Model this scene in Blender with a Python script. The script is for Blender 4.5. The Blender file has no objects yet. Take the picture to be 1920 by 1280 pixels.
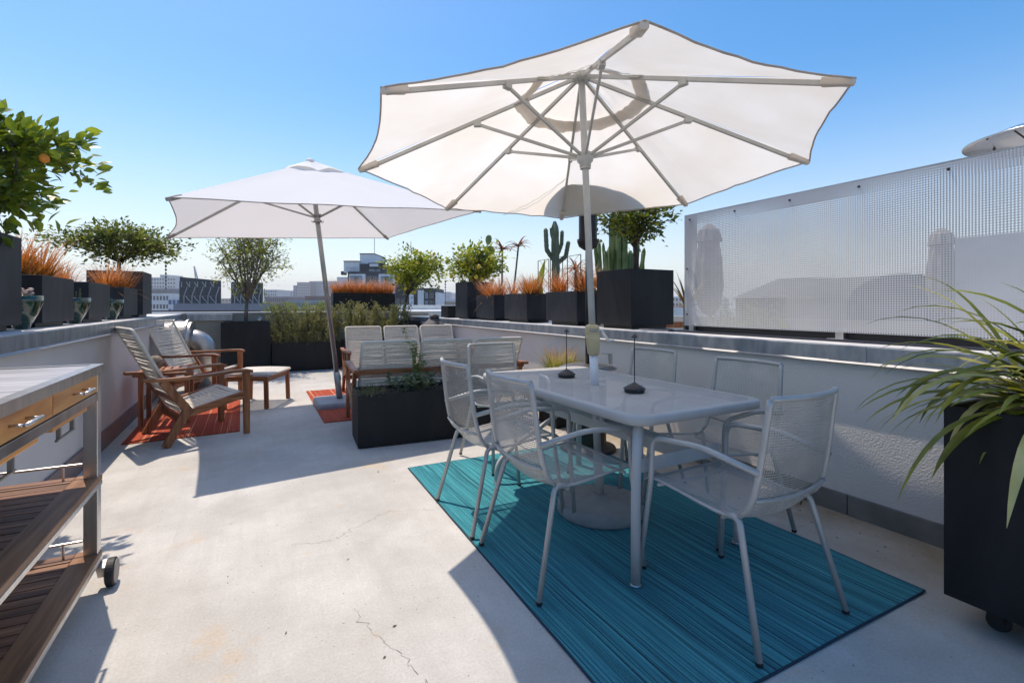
import bpy, math, random
from math import sin, cos, pi, radians, sqrt
from mathutils import Vector, Matrix
random.seed(7)
R = random.Random(11)
U = R.uniform
S = bpy.context.scene
COL = S.collection
TH = radians(28.2)

# ---------------------------------------------------------------- camera, sky, sun, exposure
cam = bpy.data.cameras.new('camera'); camo = bpy.data.objects.new('camera', cam); COL.objects.link(camo)
cam.sensor_width = 36; cam.lens = 912/1920*36; cam.shift_y = (573-640)/1920
cam.clip_start = .05; cam.clip_end = 6000
camo.location = (0, 0, 1.2); camo.rotation_euler = (pi/2, 0, -TH)
S.camera = camo
SUN_EL = radians(67); SUN_AZ = radians(-16.8)          # azimuth clockwise from +Y
w = bpy.data.worlds.new('World'); S.world = w; w.use_nodes = True
nt = w.node_tree; bg = nt.nodes['Background']
sky = nt.nodes.new('ShaderNodeTexSky'); sky.sky_type = 'NISHITA'; sky.sun_disc = False
sky.sun_elevation = SUN_EL; sky.sun_rotation = SUN_AZ; sky.altitude = 0
sky.air_density = 1.0; sky.dust_density = 0.7; sky.ozone_density = 2.5
hs = nt.nodes.new('ShaderNodeHueSaturation'); hs.inputs['Saturation'].default_value = 1.42; hs.inputs['Value'].default_value = 1.0
nt.links.new(sky.outputs[0], hs.inputs['Color'])
# pale haze low on the horizon, the same all the way round
tcw = nt.nodes.new('ShaderNodeTexCoord'); sxw = nt.nodes.new('ShaderNodeSeparateXYZ'); nt.links.new(tcw.outputs['Generated'], sxw.inputs[0])
mrw = nt.nodes.new('ShaderNodeMapRange'); mrw.inputs[1].default_value = -.02; mrw.inputs[2].default_value = .42; mrw.inputs[3].default_value = 1; mrw.inputs[4].default_value = 0
nt.links.new(sxw.outputs[2], mrw.inputs[0]); pw = nt.nodes.new('ShaderNodeMath'); pw.operation = 'POWER'; pw.inputs[1].default_value = 1.9; nt.links.new(mrw.outputs[0], pw.inputs[0])
mxw = nt.nodes.new('ShaderNodeMixRGB'); mxw.inputs[2].default_value = (3.9, 4.3, 4.8, 1); nt.links.new(pw.outputs[0], mxw.inputs[0]); nt.links.new(hs.outputs[0], mxw.inputs[1])
nt.links.new(mxw.outputs[0], bg.inputs[0]); bg.inputs[1].default_value = 0.122
sl = bpy.data.lights.new('sun', 'SUN'); sl.energy = 2.18; sl.angle = radians(.53); sl.color = (1, .965, .935)
so = bpy.data.objects.new('sun', sl); COL.objects.link(so)
sd = Vector((sin(SUN_AZ)*cos(SUN_EL), cos(SUN_AZ)*cos(SUN_EL), sin(SUN_EL)))
so.rotation_euler = sd.to_track_quat('Z', 'Y').to_euler()
S.view_settings.view_transform = 'Standard'; S.view_settings.look = 'None'
S.view_settings.gamma = 1; S.view_settings.use_curve_mapping = False
S.view_settings.exposure = 0.93
S.view_settings.use_white_balance = True; S.view_settings.white_balance_temperature = 7700; S.view_settings.white_balance_tint = 12
S.cycles.use_denoising = True
S.cycles.max_bounces = 10; S.cycles.transparent_max_bounces = 16
try: S.cycles.use_adaptive_sampling = True; S.cycles.adaptive_threshold = .008
except Exception: pass

# ---------------------------------------------------------------- helpers
def V(*a): return Vector(a)
def cw(X, Z, z=0): return Vector((X*cos(TH)+Z*sin(TH), -X*sin(TH)+Z*cos(TH), z))   # metres right of / ahead of the viewpoint
XF = {}
class MB:
    def __init__(s): s.v = []; s.f = []
    def add(s, vs, fs):
        n = len(s.v); s.v += [Vector(p) for p in vs]; s.f += [tuple(i+n for i in f) for f in fs]; return s
    def box(s, x0, x1, y0, y1, z0, z1, t=0):
        vs = [(x0+t, y0+t, z0), (x1-t, y0+t, z0), (x1-t, y1-t, z0), (x0+t, y1-t, z0), (x0, y0, z1), (x1, y0, z1), (x1, y1, z1), (x0, y1, z1)]
        return s.add(vs, [(3, 2, 1, 0), (4, 5, 6, 7), (0, 1, 5, 4), (1, 2, 6, 5), (2, 3, 7, 6), (3, 0, 4, 7)])
    def beam(s, p, q, w, h, up=(0, 0, 1), w2=None, h2=None):
        p = Vector(p); q = Vector(q); d = (q-p).normalized(); up = Vector(up)
        a = d.cross(up)
        if a.length < 1e-4: a = d.cross(Vector((0, 1, 0)))
        a.normalize(); b = a.cross(d)
        w2 = w2 or w; h2 = h2 or h
        vs = [c+a*(sa*ww/2)+b*(sb*hh/2) for c, ww, hh in ((p, w, h), (q, w2, h2)) for sa, sb in ((-1, -1), (1, -1), (1, 1), (-1, 1))]
        return s.add(vs, [(3, 2, 1, 0), (4, 5, 6, 7), (0, 1, 5, 4), (1, 2, 6, 5), (2, 3, 7, 6), (3, 0, 4, 7)])
    def tube(s, pts, r, n=8, caps=True, closed=False, flat=1.0):
        pts = [Vector(p) for p in pts]; m = len(pts)
        rs = r if isinstance(r, (list, tuple)) else [r]*m
        T = []
        for i in range(m):
            if closed: d = pts[(i+1) % m]-pts[i-1]
            else: d = pts[min(i+1, m-1)]-pts[max(i-1, 0)]
            T.append(d.normalized() if d.length > 1e-9 else Vector((0, 0, 1)))
        a = T[0].orthogonal().normalized(); vs = []
        for i in range(m):
            a = a-T[i]*a.dot(T[i]); a.normalize(); b = T[i].cross(a)
            for k in range(n):
                t = 2*pi*k/n; vs.append(pts[i]+(a*cos(t)+b*sin(t)*flat)*rs[i])
        fs = []
        for i in range(m if closed else m-1):
            j = (i+1) % m
            for k in range(n):
                l = (k+1) % n; fs.append((i*n+k, i*n+l, j*n+l, j*n+k))
        if caps and not closed: fs += [tuple(range(n-1, -1, -1)), tuple((m-1)*n+k for k in range(n))]
        return s.add(vs, fs)
    def lathe(s, prof, c=(0, 0, 0), n=24, axis=None, sx=1, sy=1):
        c = Vector(c); vs = []; fs = []
        Q = Vector(axis).normalized().to_track_quat('Z', 'Y').to_matrix() if axis is not None else Matrix.Identity(3)
        for r, z in prof:
            for k in range(n):
                t = 2*pi*k/n; vs.append(c+Q @ Vector((r*cos(t)*sx, r*sin(t)*sy, z)))
        for i in range(len(prof)-1):
            for k in range(n):
                l = (k+1) % n; fs.append((i*n+k, i*n+l, (i+1)*n+l, (i+1)*n+k))
        if prof[0][0] > 1e-5: fs.append(tuple(range(n-1, -1, -1)))
        if prof[-1][0] > 1e-5: fs.append(tuple((len(prof)-1)*n+k for k in range(n)))
        return s.add(vs, fs)
    def ball(s, c, r, n=10, sz=1):
        m = n//2+1
        return s.lathe([(r*sin(pi*i/m) if 0 < i < m else 0, -r*sz*cos(pi*i/m)) for i in range(m+1)], c, n)
    def grid(s, F, nu, nv, closed=False):
        vs = [F(i/nu, j/nv) for j in range(nv+1) for i in range(nu+1)]
        return s.add(vs, [(j*(nu+1)+i, j*(nu+1)+i+1, (j+1)*(nu+1)+i+1, (j+1)*(nu+1)+i) for j in range(nv) for i in range(nu)])
    def perf(s, F, nu, nv, hole=.6, skip=None):
        n0 = len(s.v)
        s.v += [Vector(F(i/nu, j/nv)) for j in range(nv+1) for i in range(nu+1)]
        for j in range(nv):
            for i in range(nu):
                a = n0+j*(nu+1)+i; q = (a, a+1, a+nu+2, a+nu+1)
                if skip and skip(i, j): s.f.append(q); continue
                c = (s.v[q[0]]+s.v[q[2]])/2; b = len(s.v)
                for k in q: s.v.append(c+(s.v[k]-c)*hole)
                for k in range(4):
                    l = (k+1) % 4; s.f.append((q[k], q[l], b+l, b+k))
        return s
    def build(s, name, mat, parent=None, smooth=False, world=False, bevel=0, kind=None, label=None, thick=0):
        me = bpy.data.meshes.new(name)
        vs = s.v
        if world and parent is not None:
            loc, rz = XF.get(parent.name, (Vector((0, 0, 0)), 0)); M = Matrix.Rotation(-rz, 3, 'Z')
            vs = [M @ (p-loc) for p in vs]
        me.from_pydata([tuple(p) for p in vs], [], s.f)
        me.materials.append(mat)
        if smooth: me.polygons.foreach_set('use_smooth', [True]*len(me.polygons))
        me.update()
        o = bpy.data.objects.new(name, me); COL.objects.link(o)
        if parent is not None:
            o.parent = parent
            if parent.name in XF: XF[o.name] = XF[parent.name]
        if bevel:
            b = o.modifiers.new('bevel', 'BEVEL'); b.width = bevel; b.segments = 2; b.limit_method = 'ANGLE'; b.angle_limit = radians(40)
        if thick:
            b = o.modifiers.new('solid', 'SOLIDIFY'); b.thickness = thick
        if kind: o['kind'] = kind
        if label: o['label'] = label
        return o
def thing(name, label, cat, loc=(0, 0, 0), rz=0, group=None):
    o = bpy.data.objects.new(name, None); COL.objects.link(o); o.empty_display_size = .1
    o.location = loc; o.rotation_euler = (0, 0, rz); o['label'] = label; o['category'] = cat
    if group: o['group'] = group
    XF[o.name] = (Vector(loc), rz)
    return o
def tag(o, label, cat, group=None):
    o['label'] = label; o['category'] = cat
    if group: o['group'] = group
    return o
KIDS = {}
def kids(o): return [c for c in bpy.data.objects if c.parent is o]
def copy_tree(o, parent=None, loc=None, rz=None, label=None, ch=None):
    if ch is None:
        ch = {}
        for c in bpy.data.objects:
            if c.parent: ch.setdefault(c.parent.name, []).append(c)
    c = o.copy(); COL.objects.link(c); c.parent = parent
    if loc is not None: c.location = loc; c.rotation_euler = (0, 0, rz or 0); XF[c.name] = (Vector(loc), rz or 0)
    if label: c['label'] = label
    for k in ch.get(o.name, []): copy_tree(k, c, ch=ch)
    return c
def inst(o, name, parent, M):
    c = bpy.data.objects.new(name, o if isinstance(o, bpy.types.Mesh) else o.data); COL.objects.link(c); c.parent = parent; c.matrix_local = M
    return c
def fillet(pts, rad, n=5):
    pts = [Vector(p) for p in pts]; out = [pts[0]]
    for i in range(1, len(pts)-1):
        a, b, c = pts[i-1], pts[i], pts[i+1]
        r = min(rad, (a-b).length*.48, (c-b).length*.48)
        p = b+(a-b).normalized()*r; q = b+(c-b).normalized()*r
        for k in range(n+1):
            t = k/n; out.append(p*(1-t)**2+b*2*t*(1-t)+q*t*t)
    return out+[pts[-1]]

# ---------------------------------------------------------------- materials
def mat(name, col, rough=.6, metal=0, col2=None, scale=8, stretch=(1, 1, 1), bump=0, bscale=60, detail=6, lo=.35, hi=.65, trans=0, spec=.5, coord='Object', coat=0, bstretch=(1,1,1)):
    m = bpy.data.materials.new(name); m.use_nodes = True; t = m.node_tree; N = t.nodes; L = t.links
    p = N['Principled BSDF']; p.inputs['Roughness'].default_value = rough; p.inputs['Metallic'].default_value = metal
    p.inputs['Specular IOR Level'].default_value = spec; p.inputs['Coat Weight'].default_value = coat
    p.inputs['Base Color'].default_value = (*col, 1)
    tc = N.new('ShaderNodeTexCoord')
    csock = None
    if col2 is not None:
        mp = N.new('ShaderNodeMapping'); mp.inputs['Scale'].default_value = stretch; L.new(tc.outputs[coord], mp.inputs[0])
        nz = N.new('ShaderNodeTexNoise'); nz.inputs['Scale'].default_value = scale; nz.inputs['Detail'].default_value = detail
        L.new(mp.outputs[0], nz.inputs['Vector'])
        cr = N.new('ShaderNodeValToRGB'); cr.color_ramp.elements[0].position = lo; cr.color_ramp.elements[1].position = hi
        cr.color_ramp.elements[0].color = (*col, 1); cr.color_ramp.elements[1].color = (*col2, 1)
        L.new(nz.outputs[0], cr.inputs[0]); L.new(cr.outputs[0], p.inputs['Base Color']); csock = cr.outputs[0]
    if bump:
        mp2 = N.new('ShaderNodeMapping'); mp2.inputs['Scale'].default_value = bstretch; L.new(tc.outputs['Object'], mp2.inputs[0])
        n2 = N.new('ShaderNodeTexNoise'); n2.inputs['Scale'].default_value = bscale; n2.inputs['Detail'].default_value = 4
        L.new(mp2.outputs[0], n2.inputs['Vector'])
        b = N.new('ShaderNodeBump'); b.inputs['Strength'].default_value = min(1, bump); b.inputs['Distance'].default_value = .004*max(1, bump)
        L.new(n2.outputs[0], b.inputs['Height']); L.new(b.outputs[0], p.inputs['Normal'])
    if trans:
        tr = N.new('ShaderNodeBsdfTranslucent'); mx = N.new('ShaderNodeMixShader'); mx.inputs[0].default_value = trans
        tr.inputs[0].default_value = (*col, 1)
        if csock: L.new(csock, tr.inputs[0])
        L.new(p.outputs[0], mx.inputs[1]); L.new(tr.outputs[0], mx.inputs[2]); L.new(mx.outputs[0], N['Material Output'].inputs[0])
    return m
def wood(name, c1, c2, c3, axis, rough=.45, sc=1.0):
    m = bpy.data.materials.new(name); m.use_nodes = True; t = m.node_tree; N = t.nodes; L = t.links
    p = N['Principled BSDF']; p.inputs['Roughness'].default_value = rough
    tc = N.new('ShaderNodeTexCoord'); mp = N.new('ShaderNodeMapping')
    s = [16*sc]*3; s[axis] = 1.3*sc; mp.inputs['Scale'].default_value = s
    L.new(tc.outputs['Object'], mp.inputs[0])
    oi = N.new('ShaderNodeObjectInfo')
    ad = N.new('ShaderNodeVectorMath'); ad.operation = 'ADD'
    ml = N.new('ShaderNodeMath'); ml.operation = 'MULTIPLY'; ml.inputs[1].default_value = 37
    L.new(oi.outputs['Random'], ml.inputs[0]); L.new(mp.outputs[0], ad.inputs[0]); L.new(ml.outputs[0], ad.inputs[1])
    nz = N.new('ShaderNodeTexNoise'); nz.inputs['Scale'].default_value = 2.2; nz.inputs['Detail'].default_value = 8; nz.inputs['Distortion'].default_value = .6
    L.new(ad.outputs[0], nz.inputs['Vector'])
    cr = N.new('ShaderNodeValToRGB'); e = cr.color_ramp.elements; e[0].position = .3; e[1].position = .72
    e[0].color = (*c1, 1); e[1].color = (*c3, 1); k = cr.color_ramp.elements.new(.5); k.color = (*c2, 1)
    L.new(nz.outputs[0], cr.inputs[0])
    hs = N.new('ShaderNodeHueSaturation'); mr = N.new('ShaderNodeMapRange'); mr.inputs[3].default_value = .72; mr.inputs[4].default_value = 1.25
    L.new(oi.outputs['Random'], mr.inputs[0]); L.new(mr.outputs[0], hs.inputs['Value']); L.new(cr.outputs[0], hs.inputs['Color']); L.new(hs.outputs[0], p.inputs['Base Color'])
    b = N.new('ShaderNodeBump'); b.inputs['Strength'].default_value = .35; b.inputs['Distance'].default_value = .002
    L.new(nz.outputs[0], b.inputs['Height']); L.new(b.outputs[0], p.inputs['Normal'])
    return m
def rugmat(name, cols, fleck, scale=55):
    m = bpy.data.materials.new(name); m.use_nodes = True; t = m.node_tree; N = t.nodes; L = t.links
    p = N['Principled BSDF']; p.inputs['Roughness'].default_value = .75; p.inputs['Specular IOR Level'].default_value = .3
    tc = N.new('ShaderNodeTexCoord'); mp = N.new('ShaderNodeMapping'); mp.inputs['Scale'].default_value = (1, .0035, 0)
    L.new(tc.outputs['Object'], mp.inputs[0])
    nz = N.new('ShaderNodeTexNoise'); nz.inputs['Scale'].default_value = scale; nz.inputs['Detail'].default_value = 3; nz.inputs['Roughness'].default_value = .75
    L.new(mp.outputs[0], nz.inputs['Vector'])
    cr = N.new('ShaderNodeValToRGB'); e = cr.color_ramp.elements
    e[0].position = cols[0][0]; e[0].color = (*cols[0][1], 1); e[1].position = cols[-1][0]; e[1].color = (*cols[-1][1], 1)
    for pos, c in cols[1:-1]: k = e.new(pos); k.color = (*c, 1)
    L.new(nz.outputs[0], cr.inputs[0])
    mp3 = N.new('ShaderNodeMapping'); mp3.inputs['Scale'].default_value = (1.6, .5, 1); L.new(tc.outputs['Object'], mp3.inputs[0])
    n3 = N.new('ShaderNodeTexNoise'); n3.inputs['Scale'].default_value = 260; n3.inputs['Detail'].default_value = 2; L.new(mp3.outputs[0], n3.inputs['Vector'])
    c3 = N.new('ShaderNodeValToRGB'); c3.color_ramp.elements[0].position = .56; c3.color_ramp.elements[1].position = .72
    c3.color_ramp.elements[0].color = (0, 0, 0, 1); c3.color_ramp.elements[1].color = (.45, .45, .45, 1)
    L.new(n3.outputs[0], c3.inputs[0])
    mx = N.new('ShaderNodeMixRGB'); mx.inputs[2].default_value = (*fleck, 1); L.new(c3.outputs[0], mx.inputs[0]); L.new(cr.outputs[0], mx.inputs[1]); L.new(mx.outputs[0], p.inputs['Base Color'])
    wv = N.new('ShaderNodeTexWave'); wv.inputs['Scale'].default_value = 42; wv.inputs['Distortion'].default_value = .3; L.new(tc.outputs['Object'], wv.inputs['Vector'])
    ad = N.new('ShaderNodeMath'); ad.operation = 'ADD'; L.new(wv.outputs[1], ad.inputs[0]); L.new(n3.outputs[0], ad.inputs[1])
    b = N.new('ShaderNodeBump'); b.inputs['Strength'].default_value = .7; b.inputs['Distance'].default_value = .003
    L.new(ad.outputs[0], b.inputs['Height']); L.new(b.outputs[0], p.inputs['Normal'])
    return m
def concrete():
    m = bpy.data.materials.new('concrete'); m.use_nodes = True; t = m.node_tree; N = t.nodes; L = t.links
    p = N['Principled BSDF']; p.inputs['Roughness'].default_value = .8; p.inputs['Specular IOR Level'].default_value = .25
    tc = N.new('ShaderNodeTexCoord')
    def nz(s, d=5, st=(1, 1, 1), r=.6, off=0):
        mp = N.new('ShaderNodeMapping'); mp.inputs['Scale'].default_value = st; mp.inputs['Location'].default_value = (off, off*2, 0); L.new(tc.outputs['Object'], mp.inputs[0])
        n = N.new('ShaderNodeTexNoise'); n.inputs['Scale'].default_value = s; n.inputs['Detail'].default_value = d; n.inputs['Roughness'].default_value = r; L.new(mp.outputs[0], n.inputs['Vector']); return n.outputs[0]
    def ramp(x, a, b, c1, c2):
        r = N.new('ShaderNodeValToRGB'); r.color_ramp.elements[0].position = a; r.color_ramp.elements[1].position = b
        r.color_ramp.elements[0].color = (*c1, 1); r.color_ramp.elements[1].color = (*c2, 1); L.new(x, r.inputs[0]); return r.outputs[0]
    def mix(f, a, b, mode='MIX', fac=None):
        x = N.new('ShaderNodeMixRGB'); x.blend_type = mode
        if fac is not None: x.inputs[0].default_value = fac
        else: L.new(f, x.inputs[0])
        for i, q in ((1, a), (2, b)):
            if isinstance(q, tuple): x.inputs[i].default_value = (*q, 1)
            else: L.new(q, x.inputs[i])
        return x.outputs[0]
    base = ramp(nz(1.3, 12, r=.68), .34, .66, (.44, .425, .395), (.62, .605, .57))
    stain = ramp(nz(.55, 10, r=.66, off=4), .50, .66, (0, 0, 0), (.75, .75, .75))
    c = mix(stain, base, (.41, .395, .36))
    rust = ramp(nz(1.5, 12, r=.74, off=9), .575, .68, (0, 0, 0), (.7, .7, .7))
    c = mix(rust, c, (.56, .40, .24))
    streak = ramp(nz(1.4, 10, (9, .6, 1), r=.65, off=2), .46, .68, (0, 0, 0), (.35, .35, .35))
    c = mix(streak, c, (.43, .41, .38))
    fine = ramp(nz(95, 6, r=.8), .3, .72, (.80, .80, .80), (1.12, 1.12, 1.12))
    c = mix(None, c, fine, 'MULTIPLY', 1)
    spk = ramp(nz(60, 2, r=.3, off=7), .745, .765, (1, 1, 1), (.45, .42, .38))
    c = mix(None, c, spk, 'MULTIPLY', .8)
    # damp greyer edge band along the right wall, dirt along both wall feet
    sx = N.new('ShaderNodeSeparateXYZ'); L.new(tc.outputs['Object'], sx.inputs[0])
    mr = N.new('ShaderNodeMapRange'); mr.inputs[1].default_value = 2.2; mr.inputs[2].default_value = 2.95; L.new(sx.outputs[0], mr.inputs[0])
    m2 = N.new('ShaderNodeMath'); m2.operation = 'MULTIPLY'; L.new(mr.outputs[0], m2.inputs[0]); L.new(nz(3, 6, off=3), m2.inputs[1])
    m3 = N.new('ShaderNodeMath'); m3.operation = 'MULTIPLY'; m3.inputs[1].default_value = 1.5; m3.use_clamp = True; L.new(m2.outputs[0], m3.inputs[0]); c = mix(m3.outputs[0], c, (.27, .21, .14))
    L.new(c, p.inputs['Base Color'])
    b = N.new('ShaderNodeBump'); b.inputs['Strength'].default_value = .35; b.inputs['Distance'].default_value = .003
    L.new(nz(70, 6, (1, .35, 1)), b.inputs['Height']); L.new(b.outputs[0], p.inputs['Normal'])
    return m
def stucco(name, c1, c2, strength=.5):
    m = mat(name, c1, .85, col2=c2, scale=1.6, detail=5, spec=.2)
    t = m.node_tree; N = t.nodes; L = t.links; tc = [n for n in N if n.type == 'TEX_COORD'][0]
    v = N.new('ShaderNodeTexVoronoi'); v.inputs['Scale'].default_value = 120; v.feature = 'SMOOTH_F1'
    n = N.new('ShaderNodeTexNoise'); n.inputs['Scale'].default_value = 90; n.inputs['Detail'].default_value = 4; L.new(tc.outputs['Object'], n.inputs['Vector'])
    L.new(tc.outputs['Object'], v.inputs['Vector'])
    a = N.new('ShaderNodeMath'); a.operation = 'ADD'; L.new(v.outputs[0], a.inputs[0]); L.new(n.outputs[0], a.inputs[1])
    b = N.new('ShaderNodeBump'); b.inputs['Strength'].default_value = strength; b.inputs['Distance'].default_value = .003
    L.new(a.outputs[0], b.inputs['Height']); L.new(b.outputs[0], N['Principled BSDF'].inputs['Normal'])
    return m

M = {}
M['floor'] = concrete()
M['stucco'] = stucco('stucco_grey', (.60, .58, .56), (.66, .64, .62))
M['stucco_left'] = stucco('stucco_left', (.52, .50, .49), (.58, .56, .55), .25)
M['stucco_tan'] = stucco('stucco_tan', (.36, .33, .28), (.40, .37, .32), .3)
M['flash_grey'] = mat('base_flashing', (.13, .13, .125), .6, col2=(.20, .195, .185), scale=5)
M['flash_pink'] = mat('base_flashing_left', (.17, .12, .115), .6, col2=(.22, .16, .15), scale=5)
M['zinc'] = mat('galvanised', (.22, .25, .29), .42, .75, (.42, .45, .49), scale=14, stretch=(1, 1, .35), lo=.3, hi=.75, bump=.2, bscale=30)
M['zinc_light'] = mat('galvanised_lip', (.30, .31, .33), .55, .3, (.38, .38, .39), scale=10)
M['copetop'] = mat('coping_top', (.55, .55, .56), .55, .2, (.68, .67, .66), scale=4)
M['steel'] = mat('brushed_steel', (.55, .54, .53), .32, 1, (.68, .67, .66), scale=30, stretch=(1, 1, .05), bump=.1, bscale=120)
M['steel_dark'] = mat('worn_steel', (.30, .28, .26), .35, 1, (.45, .43, .41), scale=10, stretch=(1, 1, .2))
M['duct'] = mat('duct_metal', (.36, .35, .34), .42, 1, (.58, .57, .55), scale=5, bump=.3, bscale=6)
M['bolt'] = mat('bolt_dark', (.06, .06, .06), .5, .6)
M['planter'] = mat('planter_black', (.006, .0065, .008), .6, col2=(.017, .0175, .02), lo=.42, hi=.85, stretch=(1, 1, .3), scale=9, bump=.12, bscale=160, spec=.35)
M['planter_cool'] = mat('planter_charcoal', (.018, .019, .024), .6, col2=(.048, .050, .058), lo=.42, hi=.85, stretch=(1, 1, .3), scale=9, bump=.15, bscale=160, spec=.35)
M['soil'] = mat('soil', (.02, .014, .01), .95, col2=(.09, .065, .045), scale=45, bump=1, bscale=70)
M['canopy'] = mat('canopy_cloth', (.87, .80, .70), .9, col2=(.94, .90, .83), scale=2.2, detail=9, trans=.56, spec=.1, bump=.6, bscale=9)
M['canopy_hem'] = mat('canopy_hem', (.50, .44, .38), .9, col2=(.60, .54, .48), scale=12, trans=.3, spec=.1)
M['canopy_band'] = mat('canopy_band', (.74, .655, .57), .9, col2=(.80, .73, .65), scale=8, trans=.25, spec=.1)
M['canopy2'] = mat('canopy_cloth_white', (.95, .935, .91), .9, col2=(.96, .95, .93), scale=2, trans=.31, spec=.1, bump=.12, bscale=12)
M['ribs'] = mat('rib_paint', (.42, .415, .385), .45, .15, (.50, .49, .455), scale=9)
M['pole_white'] = mat('pole_paint', (.42, .43, .42), .4, .1, (.5, .51, .49), scale=12)
M['pole_bright'] = mat('pole_bright', (.72, .73, .75), .35, .1)
M['pole_grey'] = mat('pole_aluminium', (.33, .325, .31), .38, .7, (.42, .41, .39), scale=9)
M['baseplate'] = mat('base_grey', (.27, .275, .27), .7, col2=(.33, .33, .32), scale=14, bump=.3, bscale=120)
M['baseplate2'] = mat('base_steel_grey', (.30, .31, .33), .55, col2=(.36, .37, .39), scale=8)
M['tan_plastic'] = mat('tan_plastic', (.47, .385, .215), .45, col2=(.51, .42, .25), scale=8)
M['sticker'] = mat('sticker', (.24, .22, .17), .6, col2=(.38, .34, .26), scale=300, lo=.45, hi=.55)
M['chair'] = mat('chair_paint', (.39, .39, .375), .42, .25, (.46, .455, .44), scale=9, spec=.5)
M['chair_mesh'] = mat('chair_mesh', (.36, .355, .335), .42, .2, (.49, .48, .455), scale=7)
M['table'] = mat('table_paint', (.44, .435, .43), .75, .0, (.50, .495, .485), scale=5, spec=.2)
M['cord'] = mat('cord', (.70, .655, .575), .7, col2=(.80, .76, .68), scale=40)
M['cord_frame'] = mat('cord_frame', (.66, .62, .55), .6)
T1, T2, T3 = (.13, .038, .014), (.31, .105, .036), (.48, .20, .075)
M['teak'] = [wood('teak_%d' % a, T1, T2, T3, a) for a in range(3)]
M['honey'] = wood('honey_wood', (.46, .15, .03), (.72, .31, .085), (.82, .44, .15), 1, .35, .5)
M['shelf'] = [wood('shelf_wood_%d' % a, (.09, .038, .022), (.22, .105, .06), (.36, .19, .11), a, .55, .8) for a in range(3)]
M['shelf_edge'] = wood('shelf_edge', (.14, .065, .03), (.27, .13, .06), (.38, .20, .10), 1, .5, .8)
M['stone'] = mat('cart_top_stone', (.30, .29, .29), .35, col2=(.58, .56, .55), scale=3, stretch=(.8, 9, 1), lo=.3, hi=.6)
M['rubber'] = mat('rubber', (.018, .018, .018), .6)
M['wheelhub'] = mat('wheel_cap', (.26, .23, .21), .5)
M['rug'] = rugmat('teal_rug', [(.33, (.002, .02, .035)), (.41, (.003, .08, .12)), (.47, (.02, .31, .36)), (.515, (.003, .09, .13)), (.57, (.06, .47, .52)), (.63, (.008, .15, .20))], (.07, .40, .42), 105)
M['rug_orange'] = rugmat('orange_rug', [(.34, (.22, .02, .01)), (.45, (.50, .075, .028)), (.52, (.30, .03, .012)), (.58, (.58, .13, .05)), (.64, (.75, .45, .30))], (.60, .16, .07), 38)
M['rug_edge'] = mat('rug_binding', (.005, .035, .06), .8)
M['black'] = mat('black_metal', (.012, .012, .013), .45, .3)
M['burner'] = mat('burner_black', (.02, .02, .025), .35, .5)
M['lamp'] = mat('lamp_bronze', (.055, .05, .052), .4, .3)
M['heater'] = mat('heater_body', (.03, .026, .022), .5, .2)
M['reflector'] = mat('reflector', (.62, .62, .62), .25, 1, (.75, .75, .74), scale=4)
M['glaze'] = mat('green_glaze', (.010, .040, .020), .15, col2=(.022, .06, .030), scale=12, coat=1)
M['succulent'] = mat('succulent', (.5, .36, .32), .6, col2=(.62, .52, .45), scale=20)
M['cover'] = mat('cover_cloth', (.085, .08, .08), .75, col2=(.125, .118, .115), scale=5, bump=.6, bscale=9)
M['bark'] = mat('bark', (.045, .03, .022), .9, col2=(.10, .075, .058), scale=25, bump=1, bscale=60)
M['bark_lt'] = mat('bark_light', (.10, .08, .065), .9, col2=(.19, .155, .13), scale=25, bump=.8, bscale=60)
M['leaf_cit'] = mat('citrus_leaf', (.055, .115, .01), .36, col2=(.36, .43, .035), scale=9, detail=3, trans=.42, spec=.55)
M['leaf_dark'] = mat('dark_leaf', (.04, .075, .010), .38, col2=(.27, .30, .04), scale=7, detail=3, trans=.38)
M['leaf_lemon'] = mat('lemon_leaf', (.06, .12, .01), .4, col2=(.52, .54, .05), scale=6, detail=3, trans=.45)
M['leaf_olive'] = mat('sparse_leaf', (.14, .19, .03), .5, col2=(.46, .47, .10), scale=8, detail=3, trans=.4)
M['rosemary'] = mat('rosemary_leaf', (.17, .18, .05), .7, col2=(.46, .42, .16), scale=5, detail=4, trans=.3)
M['leaf_bright'] = mat('bright_leaf', (.20, .28, .03), .5, col2=(.40, .46, .08), scale=6, trans=.4)
M['sage'] = mat('sage_leaf', (.10, .145, .075), .75, col2=(.24, .30, .17), scale=14, detail=3, trans=.3)
M['herb'] = mat('herb_leaf', (.12, .18, .03), .6, col2=(.28, .32, .08), scale=14, trans=.4)
M['dry'] = mat('dry_plant', (.09, .05, .035), .8, col2=(.18, .11, .07), scale=14, trans=.2)
M['cactus'] = mat('cactus', (.075, .13, .03), .6, col2=(.22, .28, .10), scale=5, bump=.5, bscale=40)
M['cactus_grey'] = mat('cactus_grey', (.085, .115, .06), .65, col2=(.17, .19, .11), scale=6, bump=.5, bscale=40)
M['aloe'] = mat('aloe_leaf', (.10, .05, .025), .5, col2=(.45, .13, .05), scale=5, trans=.25)
M['agave'] = mat('agave_leaf', (.10, .14, .04), .5, col2=(.45, .22, .06), scale=5, trans=.2)
M['strap'] = mat('strap_leaf', (.085, .12, .012), .42, col2=(.34, .34, .04), scale=4, detail=3, trans=.35, coord='Object')
M['strap_pale'] = mat('strap_leaf_pale', (.34, .32, .06), .4, col2=(.62, .58, .25), scale=4, trans=.35)
M['banana'] = mat('banana_leaf', (.30, .36, .03), .45, col2=(.45, .48, .06), scale=3, trans=.5)
M['orange'] = mat('orange_fruit', (.75, .22, .02), .4, col2=(.85, .30, .03), scale=20)
M['lemon'] = mat('lemon_fruit', (.75, .45, .03), .4, col2=(.85, .6, .06), scale=20)
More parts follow.
